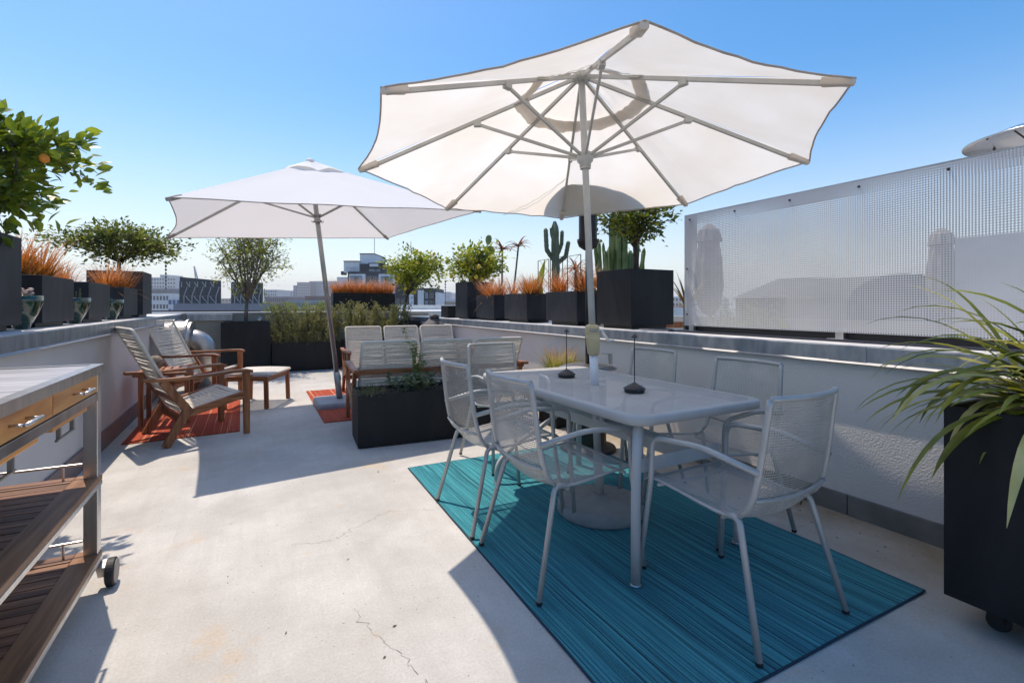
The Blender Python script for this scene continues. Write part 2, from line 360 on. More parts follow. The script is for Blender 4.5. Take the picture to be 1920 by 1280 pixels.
M['screen'] = mat('screen_white', (.52, .52, .525), .5, col2=(.58, .58, .58), scale=3)
M['screen_back'] = mat('screen_frame', (.48, .46, .46), .55)
M['wallcap'] = mat('roof_white', (.62, .62, .60), .6, col2=(.70, .70, .68), scale=3)
M['navy'] = mat('dark_band', (.03, .034, .05), .6)
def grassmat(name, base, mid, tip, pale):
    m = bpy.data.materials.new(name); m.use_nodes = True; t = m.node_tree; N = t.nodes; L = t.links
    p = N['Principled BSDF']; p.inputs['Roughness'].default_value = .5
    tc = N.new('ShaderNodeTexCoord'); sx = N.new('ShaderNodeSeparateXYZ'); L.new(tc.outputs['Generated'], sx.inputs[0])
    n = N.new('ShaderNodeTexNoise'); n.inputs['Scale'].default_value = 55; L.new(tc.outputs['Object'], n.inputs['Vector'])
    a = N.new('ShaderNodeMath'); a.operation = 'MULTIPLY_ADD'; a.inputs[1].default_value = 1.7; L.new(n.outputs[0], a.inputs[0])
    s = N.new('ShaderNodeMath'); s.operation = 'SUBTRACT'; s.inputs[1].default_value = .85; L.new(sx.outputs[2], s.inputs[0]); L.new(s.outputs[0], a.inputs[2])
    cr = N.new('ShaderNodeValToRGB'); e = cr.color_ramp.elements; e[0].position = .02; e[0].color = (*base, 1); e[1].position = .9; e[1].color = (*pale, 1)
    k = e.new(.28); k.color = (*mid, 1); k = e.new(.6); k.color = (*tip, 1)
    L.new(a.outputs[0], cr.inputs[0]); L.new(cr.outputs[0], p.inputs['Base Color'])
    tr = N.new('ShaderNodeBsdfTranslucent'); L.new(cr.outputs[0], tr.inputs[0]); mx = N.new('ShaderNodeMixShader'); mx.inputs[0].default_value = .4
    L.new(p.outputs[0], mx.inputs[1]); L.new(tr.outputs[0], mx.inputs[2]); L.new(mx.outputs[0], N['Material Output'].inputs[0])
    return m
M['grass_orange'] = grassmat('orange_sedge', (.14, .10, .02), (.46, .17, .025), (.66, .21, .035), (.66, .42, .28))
M['grass_mixed'] = grassmat('mixed_grass', (.10, .14, .03), (.26, .33, .05), (.48, .38, .12), (.58, .28, .20))

# ================================================================ THE PLACE
def structure(o): o['kind'] = 'structure'; return o
g = MB(); g.add([(-3000, -3000, -16), (3000, -3000, -16), (3000, 3000, -16), (-3000, 3000, -16)], [(0, 1, 2, 3)])
structure(g.build('ground', mat('city_ground', (.12, .12, .12), .9, col2=(.2, .2, .19), scale=.02)))
floor = structure(MB().box(-1.1, 3.03, -5, 10.3, -.25, 0).build('terrace_floor', M['floor']))
b = MB().box(-1.5, 3.5, -5, 10.7, -16, -.26); b = b.build('building_below', M['stucco_tan']); tag(b, 'tan building mass carrying the roof terrace under its concrete floor', 'building')
def litter():
    m = MB(); r = random.Random(17)
    for i in range(170):
        if i < 110: x, y = 3.0-abs(r.gauss(0, .16)), r.uniform(.9, 5)
        elif i < 140: x, y = -1.07+abs(r.gauss(0, .06)), r.uniform(3.5, 8)
        else: x, y = r.uniform(-.8, 2.9), r.uniform(1, 6)
        a = r.uniform(0, 6.3); L = r.uniform(.003, .011); u = V(cos(a), sin(a), 0)*L; w_ = V(-sin(a), cos(a), 0)*L*r.uniform(.2, .5); p = V(x, y, .002)
        m.add([p-u, p+w_+V(0, 0, .003), p+u+V(0, 0, .002), p-w_], [(0, 3, 2, 1)])
    return m
litter().build('leaf_litter', mat('dead_leaf', (.10, .055, .025), .9, col2=(.22, .14, .07), scale=30), floor, kind='stuff')
# hairline cracks in the slab
def cracks():
    m = MB(); r = random.Random(3)
    paths = [[(.52, 1.15), (.50, 1.45), (.47, 1.62), (.40, 1.78), (.36, 2.0)], [(.50, 1.5), (.42, 1.35), (.38, 1.2)],
             [(-.4, 4.5), (0, 4.32), (.35, 4.42), (.75, 4.2), (.82, 4.05)],
             [(-.1, 5.0), (.3, 4.98), (.6, 5.15), (.75, 5.2)], [(.1, 2.7), (.35, 2.62), (.7, 2.85), (.95, 2.75)], [(2.5, 1.7), (2.75, 1.5), (2.95, 1.2)]]
    for p in paths:
        q = [Vector((x, y, 0)) for x, y in p]; out = []
        for a, b_ in zip(q, q[1:]):
            n = max(3, int((b_-a).length/.018))
            for i in range(n):
                c = a.lerp(b_, i/n); out.append(c+Vector((r.gauss(0, .007), r.gauss(0, .007), 0)))
        out.append(q[-1])
        for a, b_ in zip(out, out[1:]):
            if r.random() < .12: continue
            d = (b_-a); n = Vector((-d.y, d.x, 0)).normalized()*r.uniform(.0002, .0009)
            z = Vector((0, 0, .0015)); m.add([a-n+z, b_-n+z, b_+n+z, a+n+z], [(0, 1, 2, 3)])
    return m
o = cracks().build('cracks', mat('crack_dark', (.10, .095, .085), .9), floor, kind='stuff')
o = MB()
for i in range(75):
    x, y = U(-.9, 2.9), U(1.2, 6); r_ = U(.001, .0032)
    if i > 30: x, y = U(2.6, 3.0), U(1.1, 3.2); r_ *= 1.5
    o.ball((x, y, .001), r_, 6, .5)
o.build('debris', mat('debris_dark', (.05, .03, .02), .9), floor, kind='stuff')

def wallthing(name, label, body, bm):
    t = thing(name, label, 'wall')
    o = MB().box(*body).build('wall_body', bm, t)
    return t
# --- right parapet
rw = wallthing('parapet_wall', 'rough grey stucco parapet wall on the right, metal capped and carrying the perforated screen', (3.03, 3.40, -5, 10.3, 0, .874), M['stucco'])
seams = [-5, -3.4, -1.0, 1.545, 3.96, 6.35, 8.7, 10.3]
pr = MB().box(3.0, 3.44, 0, 1, .88, .972)
for a, c in zip(seams, seams[1:]):
    o = MB().box(3.0, 3.44, a+.002, c-.002, .882, .972).build('coping_panel', M['zinc'], rw, bevel=.004)
    MB().box(3.006, 3.436, a+.004, c-.004, .9725, .976).build('coping_top', M['copetop'], rw)
    MB().add([(2.985, a, .874), (3.0015, a, .886), (3.0015, c, .886), (2.985, c, .874), (3.0, a, .872), (3.0, c, .872)], [(0, 1, 2, 3), (0, 3, 5, 4)]).build('drip_edge', M['zinc_light'], rw)
for y in seams[1:-1]:
    MB().box(2.997, 3.2, y-.1, y+.1, .884, .9745).build('joint_cover', M['zinc'], rw, bevel=.003)
for a, c in zip([-5, -2, .4, 1.55, 2.5, 3.6, 5, 6.6, 8.4], [-2, .4, 1.55, 2.5, 3.6, 5, 6.6, 8.4, 10.3]):
    MB().box(3.012, 3.03, a+.003, c-.003, 0, .115).build('flashing_panel', M['flash_grey'], rw)
MB().box(3.2, 3.215, -4, 3.3, .976, .992).build('standing_seam', M['navy'], rw)
# --- left parapet
lw = wallthing('parapet_wall', 'smooth pale grey parapet wall on the left behind the lounge chairs and serving cart', (-1.5, -1.10, -5, 10.3, 0, .955), M['stucco_left'])
ls = [-5, -2.5, .2, 2.6, 5.35, 7.0, 8.6, 10.3]
for a, c in zip(ls, ls[1:]):
    MB().box(-1.54, -1.065, a+.002, c-.002, .962, 1.052).build('coping_panel', M['zinc'], lw, bevel=.004)
    MB().box(-1.536, -1.071, a+.004, c-.004, 1.0525, 1.056).build('coping_top', M['copetop'], lw)
    MB().add([(-1.05, a, .955), (-1.0665, a, .967), (-1.0665, c, .967), (-1.05, c, .955)], [(3, 2, 1, 0)]).build('drip_edge', M['zinc_light'], lw)
for y in ls[1:-1]: MB().box(-1.3, -1.062, y-.09, y+.09, .964, 1.0545).build('joint_cover', M['zinc'], lw, bevel=.003)
for a, c in zip([-5, 0, 2.3, 4.9, 6.4, 8], [0, 2.3, 4.9, 6.4, 8, 10.3]):
    MB().box(-1.10, -1.082, a+.003, c-.003, 0, .15).build('flashing_panel', M['flash_pink'], lw)
# --- far parapet
fw = thing('parapet_wall', 'low tan parapet wall with thin white cap across the far end of the terrace', 'wall')
MB().box(-1.54, 3.44, 10.303, 10.6, 0, 1.05).build('wall_body', M['stucco_tan'], fw)
MB().box(-1.56, 3.46, 10.28, 10.63, 1.052, 1.085).build('wall_cap', M['wallcap'], fw, bevel=.004)
MB().box(-1.0, -.3, 10.24, 10.278, .93, 1.05).build('gutter_box', M['zinc'], fw, bevel=.003)
MB().box(2.2, 3.0, 10.24, 10.278, .93, 1.04).build('gutter_box', M['zinc'], fw, bevel=.003)
# neighbouring roofs
nd = structure(MB().box(3.45, 14, -6, 18, -.3, .125).build('neighbour_roof', mat('roof_grey', (.30, .29, .28), .8, col2=(.38, .37, .35), scale=1)))
o = MB().box(9.5, 9.8, -6, 18, 0, .93).box(3.5, 14, 18, 18.3, 0, .95).build('roof_parapet', M['stucco_tan']); tag(o, 'tan parapet ledge along the far edge of the neighbouring roof beyond the perforated screen', 'wall')
o = MB().box(-8, 3.3, 12.2, 12.5, -16, 1.10).build('roof_parapet', M['navy']); tag(o, 'dark band of a neighbouring roof parapet just beyond the far wall', 'wall')
o = MB().box(1.9, 9, 11.4, 15.0, -16, 1.07).box(1.9, 9, 15.0, 15.3, -16, 1.22).build('neighbour_rooftop', M['wallcap']); tag(o, 'white flat rooftop with raised rear edge beyond the lemon tree', 'roof')
o = MB().box(3.445, 3.5, -4.5, 3.12, .90, 1.03).build('screen_curb', M['black'])
tag(o, 'long black curb running under the perforated white screen', 'curb')

# ---------------------------------------------------------------- rugs
def rug(name, label, corners, m, z=.009):
    c = sum((Vector((x, y, 0)) for x, y in corners), Vector())/4
    t = thing(name, label, 'rug', (c.x, c.y, 0), 0)
    P = [Vector((x, y, 0))-c for x, y in corners]
    g = MB()
    def F(u, v):
        p = P[0].lerp(P[1], u).lerp(P[3].lerp(P[2], u), v); p.z = z+.0014*sin(p.x*9+p.y*5)+.0012*sin(p.y*13); return p
    nu, nv = 24, 36; g.grid(F, nu, nv)
    b0 = len(g.v); per = [F(i/nu, 0) for i in range(nu)]+[F(1, j/nv) for j in range(nv)]+[F(1-i/nu, 1) for i in range(nu)]+[F(0, 1-j/nv) for j in range(nv)]
    g.build('rug_surface', m, t, smooth=True)
    e = MB(); e.tube([p-Vector((0, 0, .004)) for p in per], .005, 6, closed=True); e.build('binding', M['rug_edge'] if m is M['rug'] else m, t)
    return t
rug('rug', 'large teal striped outdoor rug under the dining table', [(.952, 1.0), (2.49, .98), (2.545, 3.5), (1.02, 3.52)], M['rug'])
rug('rug', 'orange striped outdoor rug under the two lounge chairs by the left wall', [(-.985, 5.28), (-.10, 5.32), (-.125, 7.05), (-.99, 7.05)], M['rug_orange'])
rug('rug', 'orange striped outdoor rug under the two sofas and the umbrella base plate', [(.66, 5.29), (2.5, 5.2), (2.5, 7.3), (.68, 7.35)], M['rug_orange'])

# ---------------------------------------------------------------- metal dining chairs (facing +Y)
PRO = [(.275, .440), (.262, .455), (.20, .458), (.10, .447), (.0, .434), (-.08, .427), (-.135, .430), (-.175, .448), (-.203, .485), (-.222, .54), (-.236, .61), (-.248, .69), (-.258, .77), (-.266, .825), (-.272, .872)]
def prof(t):
    L = [0]
    for a, b in zip(PRO, PRO[1:]): L.append(L[-1]+math.dist(a, b))
    s = t*L[-1]
    for i in range(len(PRO)-1):
        if s <= L[i+1]+1e-9:
            k = (s-L[i])/(L[i+1]-L[i]); k2 = k
            # catmull-rom
            p0 = PRO[max(i-1, 0)]; p1 = PRO[i]; p2 = PRO[i+1]; p3 = PRO[min(i+2, len(PRO)-1)]
            return tuple(.5*((2*p1[d])+(-p0[d]+p2[d])*k2+(2*p0[d]-5*p1[d]+4*p2[d]-p3[d])*k2*k2+(-p0[d]+3*p1[d]-3*p2[d]+p3[d])*k2**3) for d in (0, 1))
    return PRO[-1]
def hw(t): return .232-.018*t-.012*t*t if t < .5 else .223-.030*(t-.5)*1.1
def sheet(u, v):
    y, z = prof(v); a = (u*2-1); k = (1-a*a)
    back = max(0, min(1, (v-.52)/.25)); seat = 1-back
    return Vector((a*hw(v), y-back*.042*k+seat*0, z-seat*.016*k*min(1, v*5)-(.02*k if .42 < v < .62 else 0)*1*(1-abs(v-.52)/.1)))
def make_chair():
    t = thing('dining_chair', '', 'chair', (0, 0, 0), 0, 'perforated metal armchairs round the dining table')
    m = MB().perf(sheet, 44, 94, .64); m.build('seat_mesh', M['chair_mesh'], t, smooth=True)
    e = MB(); N = 30
    L = [sheet(0, v) for v in [i/N for i in range(N+1)]]; Rr = [sheet(1, v) for v in [i/N for i in range(N+1)]]
    for s in (L, Rr): e.tube(s[:16], .0062, 8); e.tube(s[15:], [.009]*2+[.0115]*(len(s)-17), 10)
    e.tube([sheet(i/16, 0) for i in range(17)], .0062, 8)
    e.tube([sheet(i/16, 1) for i in range(17)], .0115, 10)
    e.tube([sheet(i/12, .60)+Vector((0, -.012, 0)) for i in range(13)], .0065, 8)
    e.build('back_frame', M['chair'], t, smooth=True)
    for s in (-1, 1):
        p = fillet([(s*.268, .285, .012), (s*.243, .232, .45), (s*.243, .225, .635), (s*.245, -.02, .655), (s*.225, -.243, .615)], .055, 6)
        MB().tube(p, .0118, 10).build('armrest_leg', M['chair'], t, smooth=True)
        p = fillet([(s*.214, -.10, .425), (s*.222, -.165, .437), (s*.275, -.275, .012)], .05, 6)
        MB().tube(p, .0118, 10).build('rear_leg', M['chair'], t, smooth=True)
        for q in ((s*.268, .285), (s*.275, -.275)):
            MB().lathe([(.011, .0), (.0125, .002), (.0125, .013), (.0115, .014)], (q[0], q[1], 0), 10).build('foot_cap', M['rubber'], t)
    for q in ([(-.214, -.09, .41), (0, -.09, .398), (.214, -.09, .41)], [(-.236, .2, .44), (0, .2, .428), (.236, .2, .44)]): MB().tube(q, .008, 8).build('stretcher', M['chair'], t, smooth=True)
    return t
ch0 = make_chair()
spots = [((1.285, 1.93), -90, 'silver mesh armchair facing the table from the left, nearer the camera of the two there'),
         ((1.275, 2.555), -91, 'silver mesh armchair at the left side of the table, beside the black trough planter'),
         ((2.245, 1.83), 90, 'silver mesh armchair between the table and grey wall, nearer the big strap-leaf planter'),
         ((2.28, 2.60), 91, 'silver mesh armchair between the table and grey wall, nearer the patio heater'),
         ((1.745, 1.315), 2, 'silver mesh armchair with its back to the camera at the near end of the table'),
         ((1.76, 3.36), 181, 'silver mesh armchair at the far end of the table in front of the sofa')]
for i, ((x, y), a, lb) in enumerate(spots):
    if i == 0: ch0.location = (x, y, .010); ch0.rotation_euler = (0, 0, radians(a)); ch0['label'] = lb
    else: copy_tree(ch0, loc=(x, y, .010), rz=radians(a), label=lb)

# ---------------------------------------------------------------- dining table
TX, TY, TW, TL = 1.80, 2.272, .84, 1.535
t = thing('dining_table', 'long grey metal dining table with perforated top and rounded corners on the teal rug', 'table', (TX, TY, .010), radians(.6))
def rr(hx, hy, r, n=8):
    out = []
    for cx, cy, a0 in ((hx-r, hy-r, 0), (-hx+r, hy-r, 90), (-hx+r, -hy+r, 180), (hx-r, -hy+r, 270)):
        for k in range(n+1): a = radians(a0+90*k/n); out.append((cx+r*cos(a), cy+r*sin(a)))
    return out
hx, hy, rc = TW/2, TL/2, .085
g = MB(); nx, ny = 66, 122; ix, iy = hx-.03, hy-.03
def inside(x, y, hx, hy, r):
    ax, ay = abs(x), abs(y)
    if ax > hx or ay > hy: return False
    return not (ax > hx-r and ay > hy-r and math.hypot(ax-hx+r, ay-hy+r) > r)
def skip(i, j):
    x = -ix+2*ix*(i+.5)/nx; y = -iy+2*iy*(j+.5)/ny
    return (not inside(x, y, ix-.004, iy-.004, rc-.02)) or math.hypot(x, y) < .05
g.perf(lambda u, v: (-ix+2*ix*u, -iy+2*iy*v, .7300), nx, ny, .45, skip)
# drop cells outside the rounded corner
cell = [f for f in g.f if inside(*(sum((g.v[k] for k in f), Vector())/len(f)).xy, ix, iy, rc-.025)]
g.f = cell; g.build('tabletop', M['table'], t)
o1 = rr(hx, hy, rc); oi = rr(ix-.012, iy-.012, rc-.03); g = MB(); n = len(o1)
rings = [[(x, y, .7312) for x, y in oi], [(x, y, .7318) for x, y in rr(hx-.008, hy-.008, rc-.006)], [(x, y, .7285) for x, y in rr(hx-.002, hy-.002, rc)], [(x, y, .723) for x, y in o1], [(x, y, .692) for x, y in o1], [(x, y, .692) for x, y in rr(hx-.01, hy-.01, rc-.01)], [(x, y, .722) for x, y in rr(hx-.01, hy-.01, rc-.01)]]
g.v = [Vector(p) for r_ in rings for p in r_]
g.f = [(i*n+k, i*n+(k+1) % n, (i+1)*n+(k+1) % n, (i+1)*n+k) for i in range(len(rings)-1) for k in range(n)]
g.build('table_edge', M['table'], t, smooth=True)
for s in (-1, 1):
    y = s*(hy-.075)
    for k in (-1, 1):
        kx = k*s
        p = fillet([(kx*.365, y-s*.0, .004), (kx*.365, y, .40), (kx*.352, y, .71)], .1, 5) if k == 1 else fillet([(-s*.34, y-s*.035, .004), (-s*.34, y-s*.035, .13), (-s*.20, y-s*.035, .24), (s*.10, y-s*.035, .38), (s*.31, y-s*.035, .48), (s*.31, y-s*.035, .71)], .07, 6)
        MB().tube(p, .0205 if k == 1 else .0165, 12).build('table_leg', M['table'], t, smooth=True)
        MB().lathe([(.021, 0), (.0235, .002), (.0235, .006), (.021, .009)], (p[0][0], p[0][1], 0), 12).build('foot_ring', M['steel'], t)
    MB().box(-.36, .16, y-.004, y+.004, .475, .535).build('cross_plate', M['table'], t, bevel=.002)
for s in (-1, 1): MB().box(s*.045-.005, s*.045+.005, -hy+.08, hy-.08, .475, .535).build('beam', M['table'], t, bevel=.002)
MB().lathe([(.031, .47), (.036, .475), (.036, .54), (.031, .545)], (0, 0, 0), 20).build('pole_collar', M['steel'], t, smooth=True)
g = MB()
for s in (-1, 1):
    for x in (-.33, -.1, .08): g.ball((x, s*(hy-.081), .505), .008, 8)
g.build('bolts', M['bolt'], t)

# ---------------------------------------------------------------- table lamps
def lamp():
    t = thing('table_lamp', '', 'lamp', group='slim cordless lamps on the dining table')
    MB().lathe([(0, 0), (.051, 0), (.053, .004), (.053, .016)], n=32).build('lamp_base', M['rubber'], t, smooth=False)
    MB().lathe([(.053, .0165), (.058, .017), (.0585, .021), (.03, .038), (.010, .049), (.004, .054)], n=32).build('base_cone', M['lamp'], t, smooth=True)
    MB().tube([(0, 0, .05), (0, 0, .30)], .0026, 8).build('stem', M['black'], t)
    MB().lathe([(.0175, .288), (.018, .290), (.004, .308), (0, .309)], n=20).build('lamp_shade', M['lamp'], t, smooth=True)
    MB().lathe([(.0055, 0), (.0055, .001), (0, .001)], (.022, -.033, .036), 10, axis=(.3, -.45, 1)).build('switch_button', M['rubber'], t)
    return t
l0 = lamp(); l0.location = (1.783, 2.585, .7425); l0['label'] = 'slim bronze cordless lamp on the table, behind the umbrella pole toward the sofa'
copy_tree(l0, loc=(1.79, 1.965, .7425), rz=.2, label='slim bronze cordless lamp on the table, in front of the umbrella pole')

# ---------------------------------------------------------------- big octagonal umbrella
base = cw(.514, 2.835); hub = cw(.402, 2.815, 2.528); RR = 1.29
a_ = cw(-.0174, .0552, .998).normalized()
tip0 = cw(-.502, 1.876, 2.033)
u_ = (tip0-hub); u_ -= a_*u_.dot(a_); u_.normalize(); w_ = a_.cross(u_)
um = thing('patio_umbrella', 'big off-white octagonal umbrella over the dining table, seen from below', 'umbrella', (base.x, base.y, .008))
MB().lathe([(.248, 0), (.252, .012), (.248, .052), (.236, .068), (.06, .082), (.052, .098), (.036, .102)], n=48).build('base', M['baseplate'], um, smooth=True)
def poleat(z): k = z/2.528; return base.lerp(hub, k) if False else Vector((base.x+(hub.x-base.x)*k, base.y+(hub.y-base.y)*k, z))
MB().tube([poleat(.09), poleat(.34)], .0265, 20).tube([poleat(.34), poleat(.345)], .029, 20).tube([poleat(.345), poleat(.74)], .0215, 20).build('lower_pole', M['pole_white'], um, smooth=True, world=True)
MB().tube([poleat(.70), poleat(.93)], .0245, 20).build('pole_sleeve', M['pole_bright'], um, smooth=True, world=True)
MB().tube([poleat(.93), poleat(1.9), poleat(2.52)], .0195, 20).build('upper_pole', M['pole_white'], um, smooth=True, world=True)
cb = MB(); c0 = poleat(1.0)
d1 = cw(1, 0); d2 = cw(0, 1)
def rsec(z, hx_, hy_, r=.012):
    c = poleat(z); return [c+d1*x+d2*y for x, y in rr(hx_, hy_, r, 3)]
rs = [rsec(.915, .026, .03), rsec(.925, .031, .036), rsec(1.0, .0355, .042), rsec(1.03, .037, .043), rsec(1.032, .0355, .042), rsec(1.036, .037, .043), rsec(1.075, .036, .043), rsec(1.085, .032, .038), rsec(1.092, .022, .024)]
n = len(rs[0]); cb.v = [p for r_ in rs for p in r_]; cb.f = [(i*n+k, i*n+(k+1) % n, (i+1)*n+(k+1) % n, (i+1)*n+k) for i in range(len(rs)-1) for k in range(n)]+[tuple(range(n-1, -1, -1)), tuple((len(rs)-1)*n+k for k in range(n))]
cbo = cb.build('crank_box', M['tan_plastic'], um, smooth=True, world=True)
q = poleat(1.058)-d2*.0445; MB().add([q-d1*.024-V(0, 0, .011), q+d1*.026-V(0, 0, .011), q+d1*.026+V(0, 0, .011), q-d1*.024+V(0, 0, .011)], [(0, 1, 2, 3)]).build('instruction_label', M['sticker'], cbo, world=True)
q = poleat(1.055)+d1*.034
MB().tube([q, q+d1*.02], .011, 10).beam(q+d1*.018, q+d1*.06+V(0, 0, -.058), .012, .016).tube([q+d1*.058+V(0, 0, -.06), q+d1*.092+V(0, 0, -.055)], .0065, 10).build('crank_handle', M['steel'], cbo, smooth=False, world=True)
# ribs
def tipk(k, r=1, dz=0):
    a = k*pi/4; return hub+(u_*cos(a)+w_*sin(a))*RR*r-a_*(.411*RR*r+dz)
coll = hub-a_*.0; runner = hub+(base-hub).normalized()*.475
MB().lathe([(.03, -.03), (.052, -.024), (.052, .012), (.03, .022), (.012, .07), (0, .075)], hub, 20, axis=a_).build('top_hub', M['ribs'], um, smooth=True, world=True)
pd = (hub-base).normalized()
MB().lathe([(.024, -.055), (.033, -.05), (.033, -.032), (.045, -.02), (.05, 0), (.047, .022), (.035, .035), (.024, .037)], runner, 24, axis=pd).build('runner', M['pole_white'], um, smooth=True, world=True)
MB().tube([runner-pd*.062, runner-pd*.052], .031, 16).build('runner_ring', M['ribs'], um, world=True)
for k in range(8):
    a = k*pi/4; rad = u_*cos(a)+w_*sin(a)
    r0 = hub+rad*.045-a_*.02
    MB().beam(r0, tipk(k, .985, .012), .016, .021, up=a_).build('rib', M['ribs'], um, world=True, bevel=.002)
    j = tipk(k, .47, .026)
    st = MB().beam(runner+rad*.04+pd*.012, j, .013, .017, up=a_).build('strut', M['ribs'], um, world=True, bevel=.002)
    MB().beam(j-rad*.02, j+rad*.02, .028, .026, up=a_).build('bracket', M['ribs'], st, world=True)
    MB().beam(tipk(k, .915, .006), tipk(k, 1.0, .004), .045, .034, up=a_, w2=.03, h2=.026).build('rib_pocket', M['canopy_hem'] if False else M['canopy_band'], um, world=True, bevel=.006)
def cano(k, u, s, lift=0):
    """panel k, across u 0..1, out s 0..1 of radius"""
    A = tipk(k, s); B = tipk(k+1, s)
    p = A.lerp(B, u); mid = hub-a_*(.411*RR*s)
    b = sin(pi*u)
    p = p+(mid-p)*(.034*b*s**3)                      # scalloped hem
    p = p-a_*(.028*b*s*(1.15-s)*2)+a_*lift
    p = p+a_*(.0035*sin(u*23+k*2.1)*sin(s*9+k)+.002*sin(u*51+s*17+k)*b)
    return p
g = MB()
for k in range(8): g.grid(lambda u, v: cano(k, u, .255+.745*v, .012), 14, 18)
g.build('canopy', M['canopy'], um, smooth=True, world=True)
g = MB()
for k in range(8): g.grid(lambda u, v: cano(k, u, .03+.27*v, .03+.035*sin(pi*min(1, v*1.2))*abs(sin(pi*u))*.6+(.02 if v > .8 else 0)*sin(pi*u)), 10, 8)
cap = g.build('vent_cap', M['canopy'], um, smooth=True, world=True)
g = MB()
for k in range(8): g.grid(lambda u, v: cano(k, u, .245+.065*v, .002-.006*sin(u*pi*3+k)*v), 12, 3)
g.build('vent_band', M['canopy_band'], um, smooth=True, world=True)
per = [cano(k, i/14, 1.002, .008) for k in range(8) for i in range(14)]
MB().tube(per, .0042, 6, closed=True).build('hem_piping', M['canopy_hem'], um, smooth=True, world=True)
g = MB(); A = cano(5, .02, .62, -.02); B = cano(5, .55, .99, -.01)
for q in (.03, .055): g.tube([A.lerp(B, i/16)-a_*(q*sin(pi*i/16)+.004*sin(i*2.1)) for i in range(17)], .0012, 4)
g.build('loose_thread', M['canopy_hem'], um, world=True)

# ---------------------------------------------------------------- square umbrella by the sofas
d1_ = Vector((.811, .579, .078)); d2_ = Vector((-.483, .876, .011))   # right, ahead, up
d1w = cw(d1_.x, d1_.y, d1_.z).normalized(); d2w = cw(d2_.x, d2_.y, d2_.z); d2w = (d2w-d1w*d2w.dot(d1w)).normalized(); nw = d1w.cross(d2w).normalized()
if nw.z < 0: nw = -nw
A2 = cw(-2.59, 3.656, 2.01); cc = A2+d2w*1.34+d1w*1.385
apex = cc+nw*.70
ub = Vector((.95, 6.2, .07))
us = thing('patio_umbrella', 'white square umbrella with tilted pole standing between the sofas and lounge chairs', 'umbrella', (ub.x, ub.y, 0.007))
g = MB(); pts = rr(.285, .285, .06, 6); n = len(pts)
rings = [(pts, 0, 1), (pts, .035, 1.0), (pts, .06, .97), (pts, .068, .92)]
g.v = [Vector((x*s, y*s, z)) for p, z, s in rings for x, y in p]; g.f = [(i*n+k, i*n+(k+1) % n, (i+1)*n+(k+1) % n, (i+1)*n+k) for i in range(3) for k in range(n)]+[tuple(range(n-1, -1, -1)), tuple(3*n+k for k in range(n))]
g.build('base_plate', M['baseplate2'], us, bevel=.003)
pdir = (apex-ub).normalized()
MB().tube([ub, ub+pdir*.34], .036, 20).build('base_tube', M['pole_grey'], us, smooth=True, world=True)
MB().tube([ub+pdir*.3, apex], .0265, 20).build('pole', M['pole_grey'], us, smooth=True, world=True)
q = ub+pdir*.3+cw(.05, 0); MB().tube([q+V(0, 0, .05), q+cw(.02, 0)+V(0, 0, .03), q+cw(.02, 0)-V(0, 0, .05), q-V(0, 0, .06), q-cw(.01, 0)], .005, 6).build('base_handle', M['pole_grey'], us, world=True)
H2 = 1.34; W2 = 1.385
cr4 = [cc-d1w*W2-d2w*H2, cc+d1w*W2-d2w*H2, cc+d1w*W2+d2w*H2, cc-d1w*W2+d2w*H2]
run2 = apex-pdir*.62
MB().lathe([(.028, -.05), (.05, -.045), (.052, -.03), (.035, -.02), (.035, .02), (.05, .03), (.05, .045), (.028, .05)], run2, 20, axis=pdir).build('runner', M['pole_grey'], us, smooth=True, world=True)
g = MB()
for s in (-1, 1): g.tube([run2+d1w*s*.05-pdir*.03+d1w*s*.018*cos(i*.7)-pdir*.02*sin(i*.7) for i in range(6)], .003, 6)
g.build('rope_hook', M['bolt'], us, world=True)
for q in cr4:
    MB().beam(apex.lerp(q, .03)-nw*.02, apex.lerp(q, .985)-nw*.018, .018, .026, up=nw).build('rib', M['pole_grey'], us, world=True, bevel=.002)
    MB().beam(run2, apex.lerp(q, .42)-nw*.032, .016, .02, up=nw).build('strut', M['pole_grey'], us, world=True, bevel=.002)
    MB().beam(apex.lerp(q, .94)-nw*.012, apex.lerp(q, 1.004)-nw*.01, .05, .03, up=nw, w2=.03, h2=.03).build('rib_pocket', M['canopy_hem'], us, world=True, bevel=.006)
def c2(k, u, s, lift=0):
    A = apex.lerp(cr4[k], s); B = apex.lerp(cr4[(k+1) % 4], s); p = A.lerp(B, u); mid = apex+(cc-apex)*s; b = sin(pi*u)
    sc = .012 if k == 0 else .035
    if k == 3: sc = .055
    p += (mid-p)*(sc*b*s**3); p -= nw*(.03*b*s*(1.1-s)*2); p += nw*(lift+.004*sin(u*19+k)*sin(s*8+k*2)); return p
g = MB()
for k in range(4): g.grid(lambda u, v: c2(k, u, .1+.9*v, .004), 20, 18)
g.build('canopy', M['canopy2'], us, smooth=True, world=True)
g = MB()
for k in range(4): g.grid(lambda u, v: c2(k, u, .01+.2*v, .03+.035*abs(sin(pi*u*2))*v-.02*v), 16, 6)
g.build('vent_cap', M['canopy2'], us, smooth=True, world=True)
MB().lathe([(.05, .012), (.05, .03), (.03, .042), (.012, .05), (0, .051)], apex, 16, axis=pdir).build('finial', M['canopy2'], us, smooth=True, world=True)
MB().tube([c2(k, i/20, 1.0, .002) for k in range(4) for i in range(20)], .0045, 6, closed=True).build('hem_piping', M['canopy_hem'], us, smooth=True, world=True)

